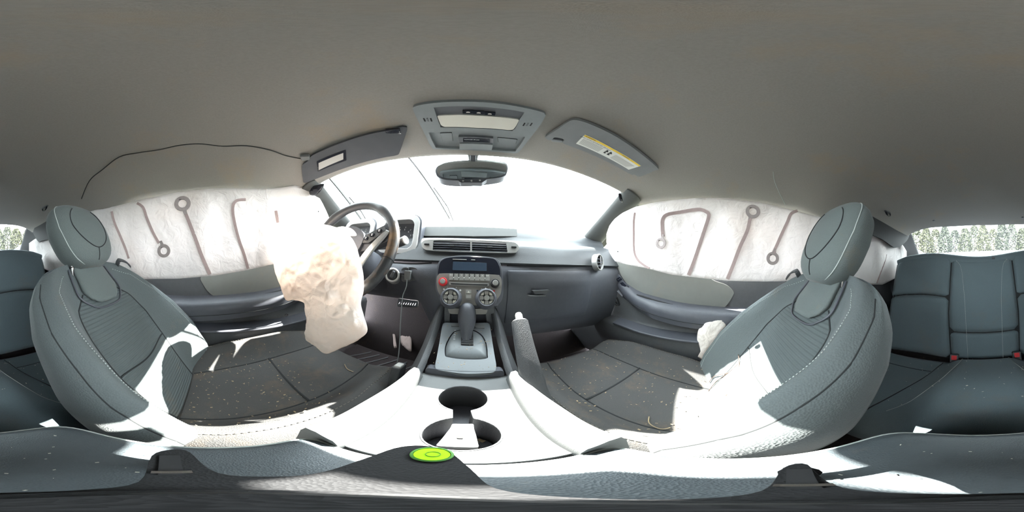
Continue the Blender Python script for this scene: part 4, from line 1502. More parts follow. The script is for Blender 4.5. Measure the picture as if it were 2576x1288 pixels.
one = lambda v: (lambda t: v)
ci = lambda t: interp(t, (0, 0.45, 1), (0.165, 0.185, 0.178))
for s in (-1, 1):
    panel('outer_back_panel', lambda t, s=s: (ci(t) if s > 0 else -0.535), lambda t, s=s: (0.535 if s > 0 else -ci(t)), 0.0, 0.60, REAR)
    panel('outer_back_panel', lambda t, s=s: (ci(t) if s > 0 else -0.535), lambda t, s=s: (0.535 if s > 0 else -ci(t)), 0.60, 1.0, REAR)
panel('centre_back_panel', lambda t: -ci(t), lambda t: ci(t), 0.0, 0.27, REAR)
panel('centre_back_panel', lambda t: -ci(t), lambda t: ci(t), 0.27, 1.0, REAR)
mk('back_core', grid([[rback(x, t, -0.012) for x in [-0.52 + 1.04 * q / 40 for q in range(41)]] for t in [0.985 * q / 12 for q in range(13)]], flip=True), SEAM, rs, solid=0.05, soff=-1)
mk('top_roll', tube([rback(-0.53 + 1.06 * k / 40, 0.985, -0.035) for k in range(41)], 0.034, 12), REAR, rs)
for s in (-1, 1):
    pth = [rback(s * interp(t, (0, 0.27, 0.6, 0.85, 0.93, 0.97), (0.082, 0.088, 0.097, 0.112, 0.125, 0.150)), t, 0.002) for t in [0.97 * k / 60 for k in range(61)]]
    mk('back_stitching', join([tube([pth[k], pth[k].lerp(pth[k + 1], 0.78)], 0.0013, 5) for k in range(60)]), THR, rs)
# centre belt slot on the top edge
c = rback(0.02, 0.985, 0.006)
mk('belt_slot', box(at(2499, 649, y=c.y), (0.016, 0.012, 0.012)), PLA, rs, bevel=0.002)


# rear cushion: hump in the middle
def rcush(x, t, lift=0.0):
    y = lerp(-0.745, -0.215, t)
    s = abs(x)
    hump = 0.085 * (1 - sm(s, 0.09, 0.235))
    z = -0.575 + 0.075 * sm(t, 0.0, 0.75) + hump * sm(t, 0.0, 0.18) - 0.10 * max(0, (t - 0.82) / 0.18) ** 2
    z += 0.05 * sm(s, 0.47, 0.6)
    return Vector((x, y, z + lift))


rows = [[rcush(-0.56 + 1.12 * i / 60, j / 28) for i in range(61)] for j in range(29)]
mk('cushion', grid(rows, flip=False), REAR, rs, solid=0.09, soff=-1.0, sharp=False)
for s in (-1, 1):
    pth = [rcush(s * interp(t, (0, 0.25, 0.5, 0.75, 0.9), (0.085, 0.10, 0.13, 0.18, 0.24)), t, 0.001) for t in [0.04 + 0.80 * k / 50 for k in range(51)]]
    mk('cushion_stitching', tube(pth, 0.0011, 5), THR, rs)
    mk('cushion_seam', tube([rcush(s * interp(t, (0, 1), (0.195, 0.27)), t, 0.0005) for t in [0.02 + 0.9 * k / 40 for k in range(41)]], 0.002, 6), SEAM, rs)
    mk('cushion_seam', tube([rcush(s * (0.22 + 0.36 * k / 20), 0.22, 0.0005) for k in range(21)], 0.002, 6), SEAM, rs)
for (px, py), lab in (((2401, 905), 'red-buttoned rear seat belt buckle nearer the passenger seat'), ((2558, 898), 'red-buttoned rear seat belt buckle on the driver half of the bench')):
    c = at(px, py, y=-0.705)
    d = thing('seat_belt_buckle', c - Vector((0, 0, 0.05)), lab, 'buckle', 'rear seat belt buckles')
    fr = Frame(c, (-1, 0, 0), (0, -0.35, 0.94))
    mk('buckle_body', plate(fr, [quad_r([(-0.017, -0.045), (0.017, -0.045), (0.019, 0.030), (-0.019, 0.030)], 0.005)], 0.022, 0.010), PLA, d, bevel=0.003)
    mk('release_button', plate(fr, [quad_r([(-0.011, 0.002), (0.011, 0.002), (0.012, 0.026), (-0.012, 0.026)], 0.003)], 0.006, 0.0125), REDP, d, bevel=0.0015)

# ================================================================== CENTRE CONSOLE
con = thing('centre_console', (0, 0.15, FZ), 'dark centre console with grey gear selector plate, twin cup holders and armrest lid', 'console')
# side body: lofted sections along y: half widths and heights
CS = [(0.52, 0.084, -0.165, 0.128), (0.44, 0.088, -0.215, 0.130), (0.36, 0.090, -0.245, 0.130), (0.26, 0.092, -0.285, 0.128), (0.10, 0.096, -0.300, 0.126), (-0.02, 0.098, -0.305, 0.124), (-0.12, 0.090, -0.305, 0.12), (-0.145, 0.08, -0.320, 0.115)]
CSd = []
for k in range(len(CS) - 1):
    for q in range(4):
        CSd.append([lerp(a, b, q / 4) for a, b in zip(CS[k], CS[k + 1])])
CSd.append(list(CS[-1]))
for s in (-1, 1):
    rows = []
    for y, w, z, wb in CSd:
        rows.append([Vector((s * (w - 0.012), y, z - 0.004)), Vector((s * w, y, z)), Vector((s * (w + 0.008), y, z - 0.01)), Vector((s * min(w + 0.03, wb), y, z - 0.07)), Vector((s * wb, y, -0.45)), Vector((s * wb, y, FZ + 0.005))])
    mk('side_panel', grid(rows, flip=s > 0), PLA, con, solid=0.006, sharp=60)
# gear plate
FB = Frame((0, 0.385, -0.247), (1, 0, 0), (0, 0.958, 0.287))
bz = FB.uvs([(1115, 817), (1231, 817), (1248, 926), (1245, 942), (1169.8, 945.8), (1096.4, 934.7), (1094.7, 924.5), (1111.7, 829)])
dial = catmull2(FB.uvs([(1135.6, 846), (1149, 837), (1171, 834.5), (1193.7, 837), (1212.5, 849.3), (1223, 869.8), (1226, 897), (1221, 908), (1169.8, 909.5), (1128.8, 904.5), (1119.5, 898), (1121, 873)]), 4)
gp_ = mk('gear_plate', plate(FB, [quad_r(bz, 0.012, 5), dial], 0.020, 0.010), BEZ, con, bevel=0.004, bseg=3)
gp_['label'] = 'metallic grey gear selector surround'
FB2 = FB.lift(0.0)
du = sum(p[0] for p in dial) / len(dial)
dv = sum(p[1] for p in dial) / len(dial)
# domed selector cover
loops = []
for s_, h_ in ((0.985, -0.004), (0.97, 0.006), (0.90, 0.012), (0.72, 0.017), (0.45, 0.019), (0.2, 0.0195)):
    loops.append([FB.p(du + (u - du) * s_, dv + (v - dv) * s_, h_) for u, v in dial])
dm = mk('selector_cover', loft(loops), BEZ, con)
iv = FB.uvs([(1160, 846), (1189, 846), (1190, 881), (1159, 880)])
gate = mk('gate_shutter', plate(FB, [quad_r(iv, 0.002)], 0.006, 0.0215), DARK, con, bevel=0.001)
u0, u1 = iv[3][0] + 0.001, iv[2][0] - 0.001
for k in range(9):
    v = lerp(iv[3][1] + 0.003, iv[0][1] - 0.002, k / 8)
    mk('shutter_rib', box(FB.p((u0 + u1) / 2, v, 0.0222), (u1 - u0, 0.0028, 0.0022)), PLA, gate)
for k, ch in enumerate('PRNDM'):
    u, v = FB.uv(1145 - k * 0.6, 844 + k * 5.2)
    mk('gear_letter', text_mesh(FB, ch, 0.0062, u, v, 0.0208 - 0.0004 * k), WHT, con, smooth=False)
for quad in ([(1134, 822.5), (1161, 822.5), (1161, 828), (1135, 828)], [(1188, 823), (1219, 824), (1218, 833), (1197, 832)]):
    b = mk('console_button', plate(FB, [quad_r(FB.uvs(quad), 0.002)], 0.006, 0.013), PLG, con, bevel=0.001)
mk('plate_riser', plate(Frame((0, 0.300, -0.285), (1, 0, 0), (0, 0.15, 1)), [rrect(0.150, 0.050, 0.008)], 0.02), DASH, con, bevel=0.003)
# cup holder plate
FCp = Frame((0, 0.19, -0.277), (1, 0, 0), (0, 1, 0))
c1 = FCp.uv(1164.5, 1001)
c2 = FCp.uv(1161, 1090)
cupx = (c1[0] + c2[0]) / 2
RC = 0.0372


def fig(c, r, a0, a1, n=30):
    return [(c[0] + r * math.cos(math.radians(lerp(a0, a1, k / n))), c[1] + r * math.sin(math.radians(lerp(a0, a1, k / n)))) for k in range(n + 1)]


key = fig(c1, RC, -70, 250) + fig(c2, RC, 110, 430)
outer_c = quad_r([(-0.086, 0.112), (0.086, 0.112), (0.090, -0.105), (-0.090, -0.105)], 0.006)
cpl = mk('cup_plate', plate(FCp, [outer_c, key], 0.006), BEZ if False else PLG, con, bevel=0.002)
wall = [[FCp.p(u, v, 0.0005) for u, v in key], [FCp.p(u, v, -0.004) for u, v in key], [FCp.p(lerp(c1[0] if v > (c1[1] + c2[1]) / 2 else c2[0], u, 0.93), lerp((c1 if v > (c1[1] + c2[1]) / 2 else c2)[1], v, 0.93), -0.075) for u, v in key]]
mk('cup_well', grid(wall, closed_u=True), PLA, con, solid=0.002, soff=1)
mk('cup_floor', plate(FCp, [circle(RC * 0.98, 32, *c1)], 0.003, -0.073), DASH, con)
mk('cup_floor', plate(FCp, [circle(RC * 0.98, 32, *c2)], 0.003, -0.073), DASH, con)
# pale divider standing in the rear cup
dvd = FCp.uvs([(1138, 1062), (1192, 1062), (1193, 1075), (1198, 1090), (1206, 1122), (1096, 1118), (1124, 1085), (1134, 1072)])
mk('cup_divider', plate(FCp, [quad_r(dvd, 0.003)], 0.05, -0.006), PLG, con, bevel=0.002)
u, v = FCp.uv(1158, 1097)
mk('divider_slot', plate(FCp, [rrect(0.0055, 0.0055, 0.001, 3, u, v)], 0.003, -0.0045), DARK, con)
# raised side rails
for s in (-1, 1):
    loops = []
    for k in range(21):
        t = k / 20
        y = lerp(0.292, 0.078, t)
        w0 = lerp(0.074, 0.070, t)
        w1 = lerp(0.104, 0.122, sm(t, 0, 0.7))
        zt = -0.282 + interp(t, (0, 0.06, 0.3, 0.7, 1), (0.018, 0.040, 0.038, 0.034, 0.030))
        loops.append([Vector((s * a, y, b)) for a, b in ((w0, -0.29), (w0 + 0.003, zt - 0.012), (w0 + 0.008, zt - 0.002), (lerp(w0, w1, 0.55), zt), (w1 - 0.008, zt - 0.008), (w1, zt - 0.03), (w1 + 0.010, -0.36))])
    mk('side_rail', loft(loops, flip=s < 0), PLG, con, sharp=60)
# armrest lid
LZ = -0.262
ol = catmull2([(-0.098, 0.072), (-0.06, 0.078), (0, 0.080), (0.06, 0.078), (0.098, 0.072), (0.102, 0.03), (0.100, -0.06), (0.090, -0.115), (0.060, -0.134), (0, -0.138), (-0.060, -0.134), (-0.090, -0.115), (-0.100, -0.06), (-0.102, 0.03)], 5)
FLd = Frame((0, 0, LZ), (1, 0, 0), (0, 1, 0))
loops = []
for s_, h_ in ((1.0, -0.055), (1.015, -0.035), (1.01, -0.018), (0.97, -0.005), (0.88, 0.0), (0.6, 0.003), (0.2, 0.004)):
    loops.append([FLd.p(u * s_, (v + 0.03) * s_ - 0.03, h_) for u, v in ol])
lid = mk('armrest_lid', loft(loops), LID, con, sharp=False)
mk('lid_piping', tube([FLd.p(u * 0.985, (v + 0.03) * 0.985 - 0.03, -0.0085) for u, v in ol], 0.0020, 6, closed=True), THR, lid)['label'] = 'pale piping around the lid'
mk('lid_gap', tube([Vector((x, 0.083 + 0.004 * math.cos(x * 20), -0.284)) for x in [-0.11 + 0.22 * k / 20 for k in range(21)]], 0.003, 6), DARK, con)

# gear selector
gs = thing('gear_selector', FB.p(0, 0.004, 0.012), 'round-topped black gear selector lever standing in the console plate', 'gear lever')
kc = at(1175, 789, y=0.430)
bc = at(1172, 890, y=0.386)
axis = (kc - bc).normalized()
prof = [(0.0, 0.0130), (0.10, 0.0122), (0.30, 0.0122), (0.48, 0.0135), (0.58, 0.0155), (0.66, 0.0188), (0.76, 0.0222), (0.88, 0.0236), (1.0, 0.0236), (1.10, 0.0222), (1.18, 0.0185), (1.235, 0.0130), (1.265, 0.006), (1.272, 0.001)]
Lk = (kc - bc).length
mk('knob', tube([bc + axis * (Lk * t) for t, _ in prof], [r for _, r in prof], 24), DASH, gs)
mk('collar', tube([bc - axis * 0.012, bc + axis * 0.006], 0.0145, 18), DARK, gs)
# parking brake
tip = at(1307, 806, x=0.116)
base = at(1372, 1040, z=-0.315)
pb = thing('parking_brake', base, 'raised black parking brake lever with bright release button beside the console', 'parking brake')
ax_ = (tip - base)
pp = [base - ax_ * 0.10 + Vector((0.004, -0.02, -0.02)), base, base + ax_ * 0.12, base + ax_ * 0.30, base + ax_ * 0.34, base + ax_ * 0.60, base + ax_ * 0.90, base + ax_ * 0.985, tip]
mk('grip', tube(pp, [0.018, 0.0185, 0.0190, 0.0195, 0.0210, 0.0205, 0.0195, 0.0188, 0.015], 20), PLA, pb)
mk('grip_seam', tube([base + ax_ * 0.115, base + ax_ * 0.120], 0.0196, 20), SEAM, pb)
u_ = ax_.normalized()
mk('release_button', tube([tip - u_ * 0.004, tip + u_ * 0.014, tip + u_ * 0.019, tip + u_ * 0.020], [0.0088, 0.0086, 0.0065, 0.001], 16), SIL, pb)['label'] = 'bright chrome release button'
q = base + Vector((0.0, 0.02, -0.004))
mk('brake_slot', ribbon([q + Vector((-0.006, 0.09, 0.02)), q + Vector((-0.004, 0.04, 0.008)), q + Vector((0, -0.02, 0.0)), q + Vector((0.002, -0.06, -0.01))], 0.040, 0.006, (-0.5, 0, 1)), DARK, pb, bevel=0.002)
# passenger belt buckle beside the brake, lit red
c = at(1415, 1078, z=-0.345)
bk_ = thing('seat_belt_buckle', c, 'red-topped front seat belt buckle tucked beside the parking brake', 'buckle')
fr = Frame(c, (0.8, 0.6, 0), (-0.5, 0.6, 0.3))
mk('buckle_body', box(c + Vector((0, 0, -0.03)), (0.034, 0.026, 0.06), Matrix.Rotation(0.6, 3, 'Z')), WHT, bk_, bevel=0.005)
mk('release_button', box(c + Vector((0, 0, 0.002)), (0.022, 0.014, 0.01), Matrix.Rotation(0.6, 3, 'Z')), REDP, bk_, bevel=0.003)
c = at(1750, 968, x=0.56)
tg = thing('seat_belt_anchor', c, 'red and white belt anchor tag at the outboard back of the passenger cushion', 'belt anchor')
mk('anchor_tag', box(c, (0.030, 0.045, 0.012), Matrix.Rotation(0.4, 3, 'X')), surf('dull_red', (0.30, 0.06, 0.05), 0.6), tg, bevel=0.002)
mk('anchor_bolt', tube([c + Vector((0, -0.012, 0.02)), c + Vector((0, -0.018, 0.045))], 0.008, 12), CHR, tg)
# driver seat belt strap and buckle stalk between seat and console
c = at(1000, 930, x=-0.150)
db = thing('seat_belt_buckle', c, 'black belt buckle stalk between the driver cushion and the console', 'buckle')
mk('buckle_body', box(c + Vector((0, 0, -0.03)), (0.022, 0.045, 0.085), Matrix.Rotation(-0.25, 3, 'X')), PLA, db, bevel=0.004)
mk('release_button', box(c + Vector((0.002, 0.004, 0.014)), (0.016, 0.026, 0.008), Matrix.Rotation(-0.25, 3, 'X')), GRYP, db, bevel=0.002)

# ================================================================== MIRROR, OVERHEAD CONSOLE, VISORS, HOOKS
FM = Frame((0.005, 0.500, 0.292), (1, 0.0, 0.0), (0, 0.30, 1))
rm = thing('rear_view_mirror', FM.o, 'black framed rear view mirror hanging in the middle of the windscreen', 'mirror')
mo = [(1096, 436), (1098, 424), (1108, 416), (1130, 409), (1180, 404.5), (1230, 404.5), (1262, 408), (1274, 414), (1277, 424), (1275, 436), (1268, 445), (1240, 451), (1180, 456), (1130, 455), (1105, 449)]
mo_uv = catmull2(FM.uvs(mo), 4)
mk('housing', plate(FM, [mo_uv], 0.030, 0.004), DASH, rm, bevel=0.006, bseg=3)
mu = sum(p[0] for p in mo_uv) / len(mo_uv)
mv = sum(p[1] for p in mo_uv) / len(mo_uv)
mk('mirror_glass', plate(FM, [[(mu + (u - mu) * 0.955, mv + (v - mv) * 0.90) for u, v in mo_uv]], 0.002, 0.0052), MIRR, rm, smooth=False)
bt = mk('button_bar', plate(FM, [quad_r(FM.uvs([(1150, 454), (1226, 452), (1212, 461), (1160, 461)]), 0.003)], 0.018, 0.003), DASH, rm, bevel=0.002)
for px, py in ((1165, 457), (1186, 456.5), (1207, 455.5)):
    u, v = FM.uv(px, py)
    mk('mirror_button', plate(FM, [circle(0.0028, 14, u, v)], 0.002, 0.0045), GRYP, bt)
s0 = at(1190, 380, y=0.512)
s1 = at(1190, 408, y=0.520)
mk('stem', ribbon([s0 + Vector((0, 0, 0.01)), s0, s1, s1 - Vector((0, 0, 0.03))], [0.040, 0.040, 0.026, 0.026], 0.016, (0, -1, 0.2)), PLG, rm, bevel=0.003)
mk('stem_cover', ribbon([s0 + Vector((0, -0.008, 0.012)), s0 + Vector((0, -0.008, 0)), s0.lerp(s1, 0.5) + Vector((0, -0.008, 0)), s1 + Vector((0, -0.008, -0.02))], [0.027, 0.027, 0.018, 0.018], 0.008, (0, -1, 0.2)), OHD, rm, bevel=0.002)

# overhead console: a plate following the headliner
pA = on_roof(1205, 262, 0.010)
pB = on_roof(1196, 378, 0.010)
FO2 = Frame((pA + pB) / 2, (1, 0, 0), pA - pB)       # faces down into the cabin
ovh = thing('overhead_console', FO2.o, 'grey overhead console with cream map light lens above the windscreen', 'overhead console')
oo = [(1039.2, 273.9), (1044, 266.5), (1064, 261.4), (1108.5, 256.2), (1167.5, 254.5), (1241, 257.4), (1315, 268.8), (1359, 279), (1371, 286), (1369.6, 294.6), (1352, 322.6), (1315, 369.8), (1304.7, 380), (1293, 383.8), (1241, 380), (1167.5, 375.7), (1096.7, 373.5), (1086.4, 368.3), (1076, 350.6), (1052.5, 303.4)]
lo_ = [(1079.7, 334.4), (1086, 331.5), (1152.8, 327.8), (1241, 331.5), (1310, 341), (1319.5, 346), (1300, 374), (1291, 379), (1238, 375.7), (1152.8, 372.5), (1102.6, 370), (1094.5, 365)]
up_ = [(1092.3, 271.5), (1097, 268.5), (1160, 265.4), (1241, 269.5), (1310, 279), (1318, 283), (1307.7, 298), (1298.8, 317), (1291, 325.5), (1279.6, 327), (1197, 321), (1116, 319), (1107.5, 313), (1098, 289)]


def ccw(l):
    a = sum(l[i][0] * l[(i + 1) % len(l)][1] - l[(i + 1) % len(l)][0] * l[i][1] for i in range(len(l)))
    return l if a > 0 else list(reversed(l))


O1, O2, O3 = [ccw(catmull2(FO2.uvs(q), 3)) for q in (oo, lo_, up_)]
mk('frame', plate(FO2, [O1, O2, O3], 0.016, 0.004), OHC, ovh, bevel=0.002)
mk('lower_recess', plate(FO2, [O2], 0.004, -0.008), OHC, ovh)
mk('upper_panel', plate(FO2, [O3], 0.006, -0.002), OHD, ovh)
ln = ccw(FO2.uvs([(1099.7, 289.8), (1150, 287.5), (1197, 289), (1260, 293.5), (1306.5, 299.5), (1298.5, 315), (1291, 324.5), (1280, 325.5), (1197, 319.8), (1117, 317.5), (1109, 312.5)]))
mk('light_lens', plate(FO2, [quad_r(ln, 0.004, 3)], 0.006, 0.004), LENS, ovh, bevel=0.0015)['label'] = 'cream map light lens'
for px, py in ((1177.8, 280), (1204.4, 281.5), (1232.4, 284.3)):
    u, v = FO2.uv(px, py)
    w = mk('roof_switch', plate(FO2, [rrect(0.021, 0.010, 0.0015, 3, u, v)], 0.006, 0.005), GLOSS, ovh, bevel=0.001)
    mk('switch_icon', plate(FO2, [quad_r([(u - 0.004, v - 0.0018), (u + 0.004, v - 0.0018), (u + 0.0035, v + 0.0005), (u, v + 0.0022), (u - 0.0035, v + 0.0005)], 0.0008, 2)], 0.001, 0.0056), LENS, w, smooth=False)
for px0, py0, px1, py1 in ((1065, 294, 1088, 305), (1315, 305, 1339, 317)):
    for k in range(3):
        u, v = FO2.uv(lerp(px0 + 3, px1 - 3, k / 2), lerp(py0, py1, 0.5))
        mk('microphone_slot', plate(FO2, [rrect(0.0030, 0.0120, 0.0008, 2, u, v)], 0.002, 0.0048), DARK if k != 1 else OHD, ovh)
md = ccw(FO2.uvs([(1153, 343), (1241, 347), (1240, 358), (1156, 357)]))
mk('indicator_module', plate(FO2, [quad_r(md, 0.002)], 0.016, 0.003), OHD, ovh, bevel=0.001)
md = ccw(FO2.uvs([(1165, 345.5), (1232, 348), (1232, 356.5), (1165, 354.5)]))
iw = mk('indicator_window', plate(FO2, [quad_r(md, 0.001)], 0.002, 0.0042), GLOSS, ovh)
u, v = FO2.uv(1187, 349.3)
tm = text_mesh(FO2, 'PASSENGER AIR BAG', 0.0042, u, v, 0.0046)
mk('airbag_lettering', tm, WHT, iw, smooth=False)
md = ccw(FO2.uvs([(1156, 359), (1240, 362), (1237, 375), (1156, 373)]))
mk('module_lip', plate(FO2, [quad_r(md, 0.003)], 0.014, 0.006), surf('lip_grey', (0.30, 0.32, 0.33), 0.5), ovh, bevel=0.002)
for quad in ([(1107, 338), (1136, 337), (1139, 358), (1114, 359)], [(1252, 349), (1301, 354), (1297, 365), (1254, 361)]):
    md = ccw(quad_r(FO2.uvs(quad), 0.002))
    cx_ = sum(p[0] for p in md) / len(md)
    cy_ = sum(p[1] for p in md) / len(md)
    mk('blank_cover', plate(FO2, [md], 0.003, -0.005), OHC, ovh, bevel=0.0006)
    mk('cover_gap', plate(FO2, [[(cx_ + (a - cx_) * 1.04, cy_ + (b - cy_) * 1.06) for a, b in md]], 0.003, -0.0068), DARK, ovh)


def roof_frame(px0, py0, px1, py1, px2, py2, off):
    a, b, c = on_roof(px0, py0, off), on_roof(px1, py1, off), on_roof(px2, py2, off)
    x = (b - a).normalized()
    y = c - a
    f = Frame((a + b + c) / 3, x, y)
    if f.n.dot(-f.o) < 0:
        f = Frame(f.o, -f.x, f.y)
    return f


# passenger visor
FVp = roof_frame(1400, 335, 1630, 425, 1470, 312, 0.022)
vp = thing('sun_visor', FVp.o, 'grey passenger sun visor carrying a yellow and white airbag warning label', 'sun visor')
vo = [(1371.5, 345), (1381, 337.5), (1406, 322), (1430, 305.4), (1444, 301), (1465, 304.7), (1500, 318), (1555, 346), (1611, 385), (1652, 419), (1656, 426), (1648, 428), (1632, 435.3), (1608, 443.7), (1596, 438), (1585, 437), (1527.7, 406), (1471.8, 380.8), (1421, 362), (1416, 357), (1420, 352), (1414, 348), (1396, 345), (1389.3, 350), (1381, 352)]
mk('visor_board', plate(FVp, [ccw(catmull2(FVp.uvs(vo), 3))], 0.014, 0.002), surf('visor_cloth', (0.20, 0.205, 0.21), 0.9, bump=0.2, bscale=900), vp, bevel=0.005, bseg=3)
lb = FVp.uvs([(1471.8, 337), (1542, 372.2), (1612.9, 415.8), (1581.5, 425.5), (1513.5, 388), (1449.4, 360)])
lab = mk('warning_label', plate(FVp, [ccw(lb)], 0.001, 0.0032), surf('label_white', (0.72, 0.72, 0.68), 0.6, var=0.03), vp, smooth=False)
lab['label'] = 'white warning label with yellow heading band'
L0, L1, L2 = Vector(lb[0]), Vector(lb[1]), Vector(lb[2])
B0, B1, B2 = Vector(lb[5]), Vector(lb[4]), Vector(lb[3])


def lp_(s, t):
    top = L0.lerp(L1, s * 2) if s < 0.5 else L1.lerp(L2, s * 2 - 1)
    bot = B0.lerp(B1, s * 2) if s < 0.5 else B1.lerp(B2, s * 2 - 1)
    q = top.lerp(bot, t)
    return (q.x, q.y)


def strip(s0, s1, t0, t1, mat, nm, w=0.0037, n=10, par=lab):
    ring = [lp_(lerp(s0, s1, k / n), t0) for k in range(n + 1)] + [lp_(lerp(s1, s0, k / n), t1) for k in range(n + 1)]
    return mk(nm, plate(FVp, [ccw(ring)], 0.0006, w), mat, par, smooth=False)


strip(0.005, 0.995, 0.02, 0.17, YEL, 'yellow_band')
lines = []
for t in [0.40 + 0.075 * k for k in range(7)]:
    for s0, s1 in ((0.03, 0.42 - 0.02 * ((t * 40) % 3)), (0.62, 0.96 - 0.03 * ((t * 30) % 2))):
        ring = [lp_(lerp(s0, s1, k / 8), t) for k in range(9)] + [lp_(lerp(s1, s0, k / 8), t + 0.028) for k in range(9)]
        mk('print_line', plate(FVp, [ccw(ring)], 0.0006, 0.0037), GRYP, lab, smooth=False)
dirv = (L1 - L0)
upv = (L0 - B0)
ang = math.atan2(dirv.y, dirv.x)
flipv = -1 if (dirv.x * upv.y - dirv.y * upv.x) < 0 else 1


def lab_text(s, size, ss, tt, mat):
    u, v = lp_(ss, tt)
    top = L1 - L0 if ss < 0.5 else L2 - L1
    a = math.atan2(top.y, top.x)
    mk('label_lettering', text_mesh(FVp, s, size, u, v, 0.0042, rot=a), mat, lab, smooth=False)


lab_text('! WARNING', 0.0062, 0.10, 0.095, BLKP)
lab_text('EVEN WITH ADVANCED AIR BAGS', 0.0060, 0.245, 0.27, BLKP)
lab_text('! WARNING', 0.0056, 0.72, 0.095, BLKP)
for s_ in (0.485, 0.545):
    strip(s_ - 0.012, s_ + 0.006, 0.34, 0.72, BLKP, 'pictogram', n=2)
    strip(s_ - 0.012, s_ + 0.022, 0.62, 0.74, BLKP, 'pictogram', n=2)
    u, v = lp_(s_ + 0.014, 0.48)
    mk('pictogram', plate(FVp, [circle(0.003, 10, u, v)], 0.0006, 0.0037), BLKP, lab, smooth=False)
c = on_roof(1402, 351, 0.012)
mk('pivot_clip', box(c, (0.030, 0.014, 0.014), Matrix.Rotation(-0.3, 3, 'Z')), OHD, vp, bevel=0.003)
# driver visor
FVd = roof_frame(790, 425, 1000, 352, 900, 350, 0.022)
vd = thing('sun_visor', FVd.o, 'dark driver sun visor with a small vanity mirror', 'sun visor')
vo = [(1024, 327), (1016, 319), (1003, 320.5), (972, 328.7), (928.5, 337.3), (866.4, 356), (819.8, 374.5), (784, 391.6), (774, 405), (761, 415), (760, 429), (762, 449), (767, 459.5), (804, 446), (866, 422.7), (928.5, 404), (975, 394), (997, 390), (1006, 381)]
mk('visor_board', plate(FVd, [ccw(catmull2(FVd.uvs(vo), 3))], 0.014, 0.002), surf('visor_dark', (0.085, 0.088, 0.098), 0.9, bump=0.2, bscale=900), vd, bevel=0.005, bseg=3)
vm = mk('vanity_frame', plate(FVd, [ccw(quad_r(FVd.uvs([(797, 405), (870, 375.5), (872, 402), (800, 430)]), 0.003))], 0.003, 0.0045), GLOSS, vd, bevel=0.001)
mk('vanity_mirror', plate(FVd, [ccw(FVd.uvs([(802, 408.5), (864, 383), (864, 399), (802.5, 426)]))], 0.001, 0.0052), GRYP, vm, smooth=False)
c = on_roof(988, 329, 0.014)
cl_ = mk('visor_clip', box(c, (0.036, 0.018, 0.012), Matrix.Rotation(0.25, 3, 'Z')), GLOSS, vd, bevel=0.003)
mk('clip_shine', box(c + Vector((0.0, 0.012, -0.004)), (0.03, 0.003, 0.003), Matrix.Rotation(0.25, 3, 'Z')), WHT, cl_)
c = on_roof(768, 396, 0.012)
hg = mk('hinge', box(c, (0.028, 0.030, 0.012), Matrix.Rotation(-0.7, 3, 'Z')), PLG, vd, bevel=0.003)
# coat hooks
for px, py, lab_ in ((2232, 533, 'black coat hook on the headliner behind the passenger headrest'), (114, 520, 'black coat hook on the headliner behind the driver headrest')):
    c = on_roof(px, py, 0.006)
    hk = thing('coat_hook', c, lab_, 'coat hook', 'coat hooks')
    s = 1 if c.x > 0 else -1
    lp2 = [c + Vector((0, 0.022, 0.004)), c + Vector((-s * 0.004, 0.012, -0.016)), c + Vector((-s * 0.006, -0.012, -0.022)), c + Vector((-s * 0.004, -0.024, -0.010)), c + Vector((0, -0.020, 0.002))]
    mk('hook_loop', tube(catmull(lp2, 5), 0.0040, 8), GLOSS, hk)
    mk('hook_base', box(c, (0.012, 0.05, 0.008)), PLA, hk, bevel=0.003)

# ================================================================== FOOTWELL THINGS
c = at(1026, 765, y=0.80)
pd = thing('brake_pedal', c, 'ribbed brake pedal in the dark driver footwell', 'pedal')
fr = Frame(c, (1, 0.2, 0), (0, 0.5, 0.85))
mk('pedal_pad', plate(fr, [quad_r([(-0.055, -0.02), (0.055, -0.012), (0.055, 0.022), (-0.055, 0.028)], 0.008)], 0.012, 0.006), PLA, pd, bevel=0.003)
for k in range(8):
    mk('pad_rib', box(fr.p(-0.042 + 0.012 * k, 0.004, 0.008), (0.004, 0.032, 0.004), Matrix.Rotation(0.5, 3, 'X')), DASH, pd)
mk('pedal_arm', tube([fr.p(0, 0.02, -0.006), fr.p(0, 0.12, -0.06), fr.p(0, 0.28, -0.09)], 0.010, 10), DARK, pd)
# floor mat with crossed ribs, driver side
fm = thing('floor_mat', (-0.42, 0.72, FZ), 'dark ribbed driver floor mat in front of the seat', 'floor mat')
mk('mat', box((-0.42, 0.66, FZ + 0.008), (0.44, 0.40, 0.012)), CARPET, fm, bevel=0.004)
for k in range(7):
    mk('mat_rib', box((-0.58 + 0.055 * k, 0.64, FZ + 0.0155), (0.006, 0.30, 0.005), Matrix.Rotation(-0.5, 3, 'Z')), PLA, fm)
# crumpled brown paper scraps by the tunnel
pc = [at(px, py, z=-0.55) for px, py in ((1008, 828), (1022, 822), (1040, 824), (1053, 824), (1046, 834), (1036, 840), (1036, 868), (1034, 884), (1018, 874), (1008, 860))]
pq = sack('paper_scrap', pc, (0, -0.4, 0.9), 0.012, PAPER, None, K=7, amp=0.012, sc=26)
tag(pq, 'crumpled brown paper scrap in the driver footwell beside the tunnel', 'paper')
ps = [at(px, py, z=-0.55) for px, py in ((985, 826), (991, 822), (994, 840), (998, 870), (996, 875), (990, 872), (988, 845))]
pq = sack('paper_scrap', ps, (0, -0.4, 0.9), 0.006, PAPER, None, K=5, amp=0.006, sc=26)
tag(pq, 'narrow strip of brown paper hanging by the driver cushion front', 'paper')
c0, c1_ = at(1012, 812, z=-0.50), at(1046, 823, z=-0.50)
cp = thing('plastic_clip', c0, 'black plastic clip with white tip lying in the driver footwell', 'clip')
mk('clip_body', ribbon([c0, c0.lerp(c1_, 0.8)], 0.034, 0.012, (0, -0.5, 0.85)), PLA, cp, bevel=0.003)
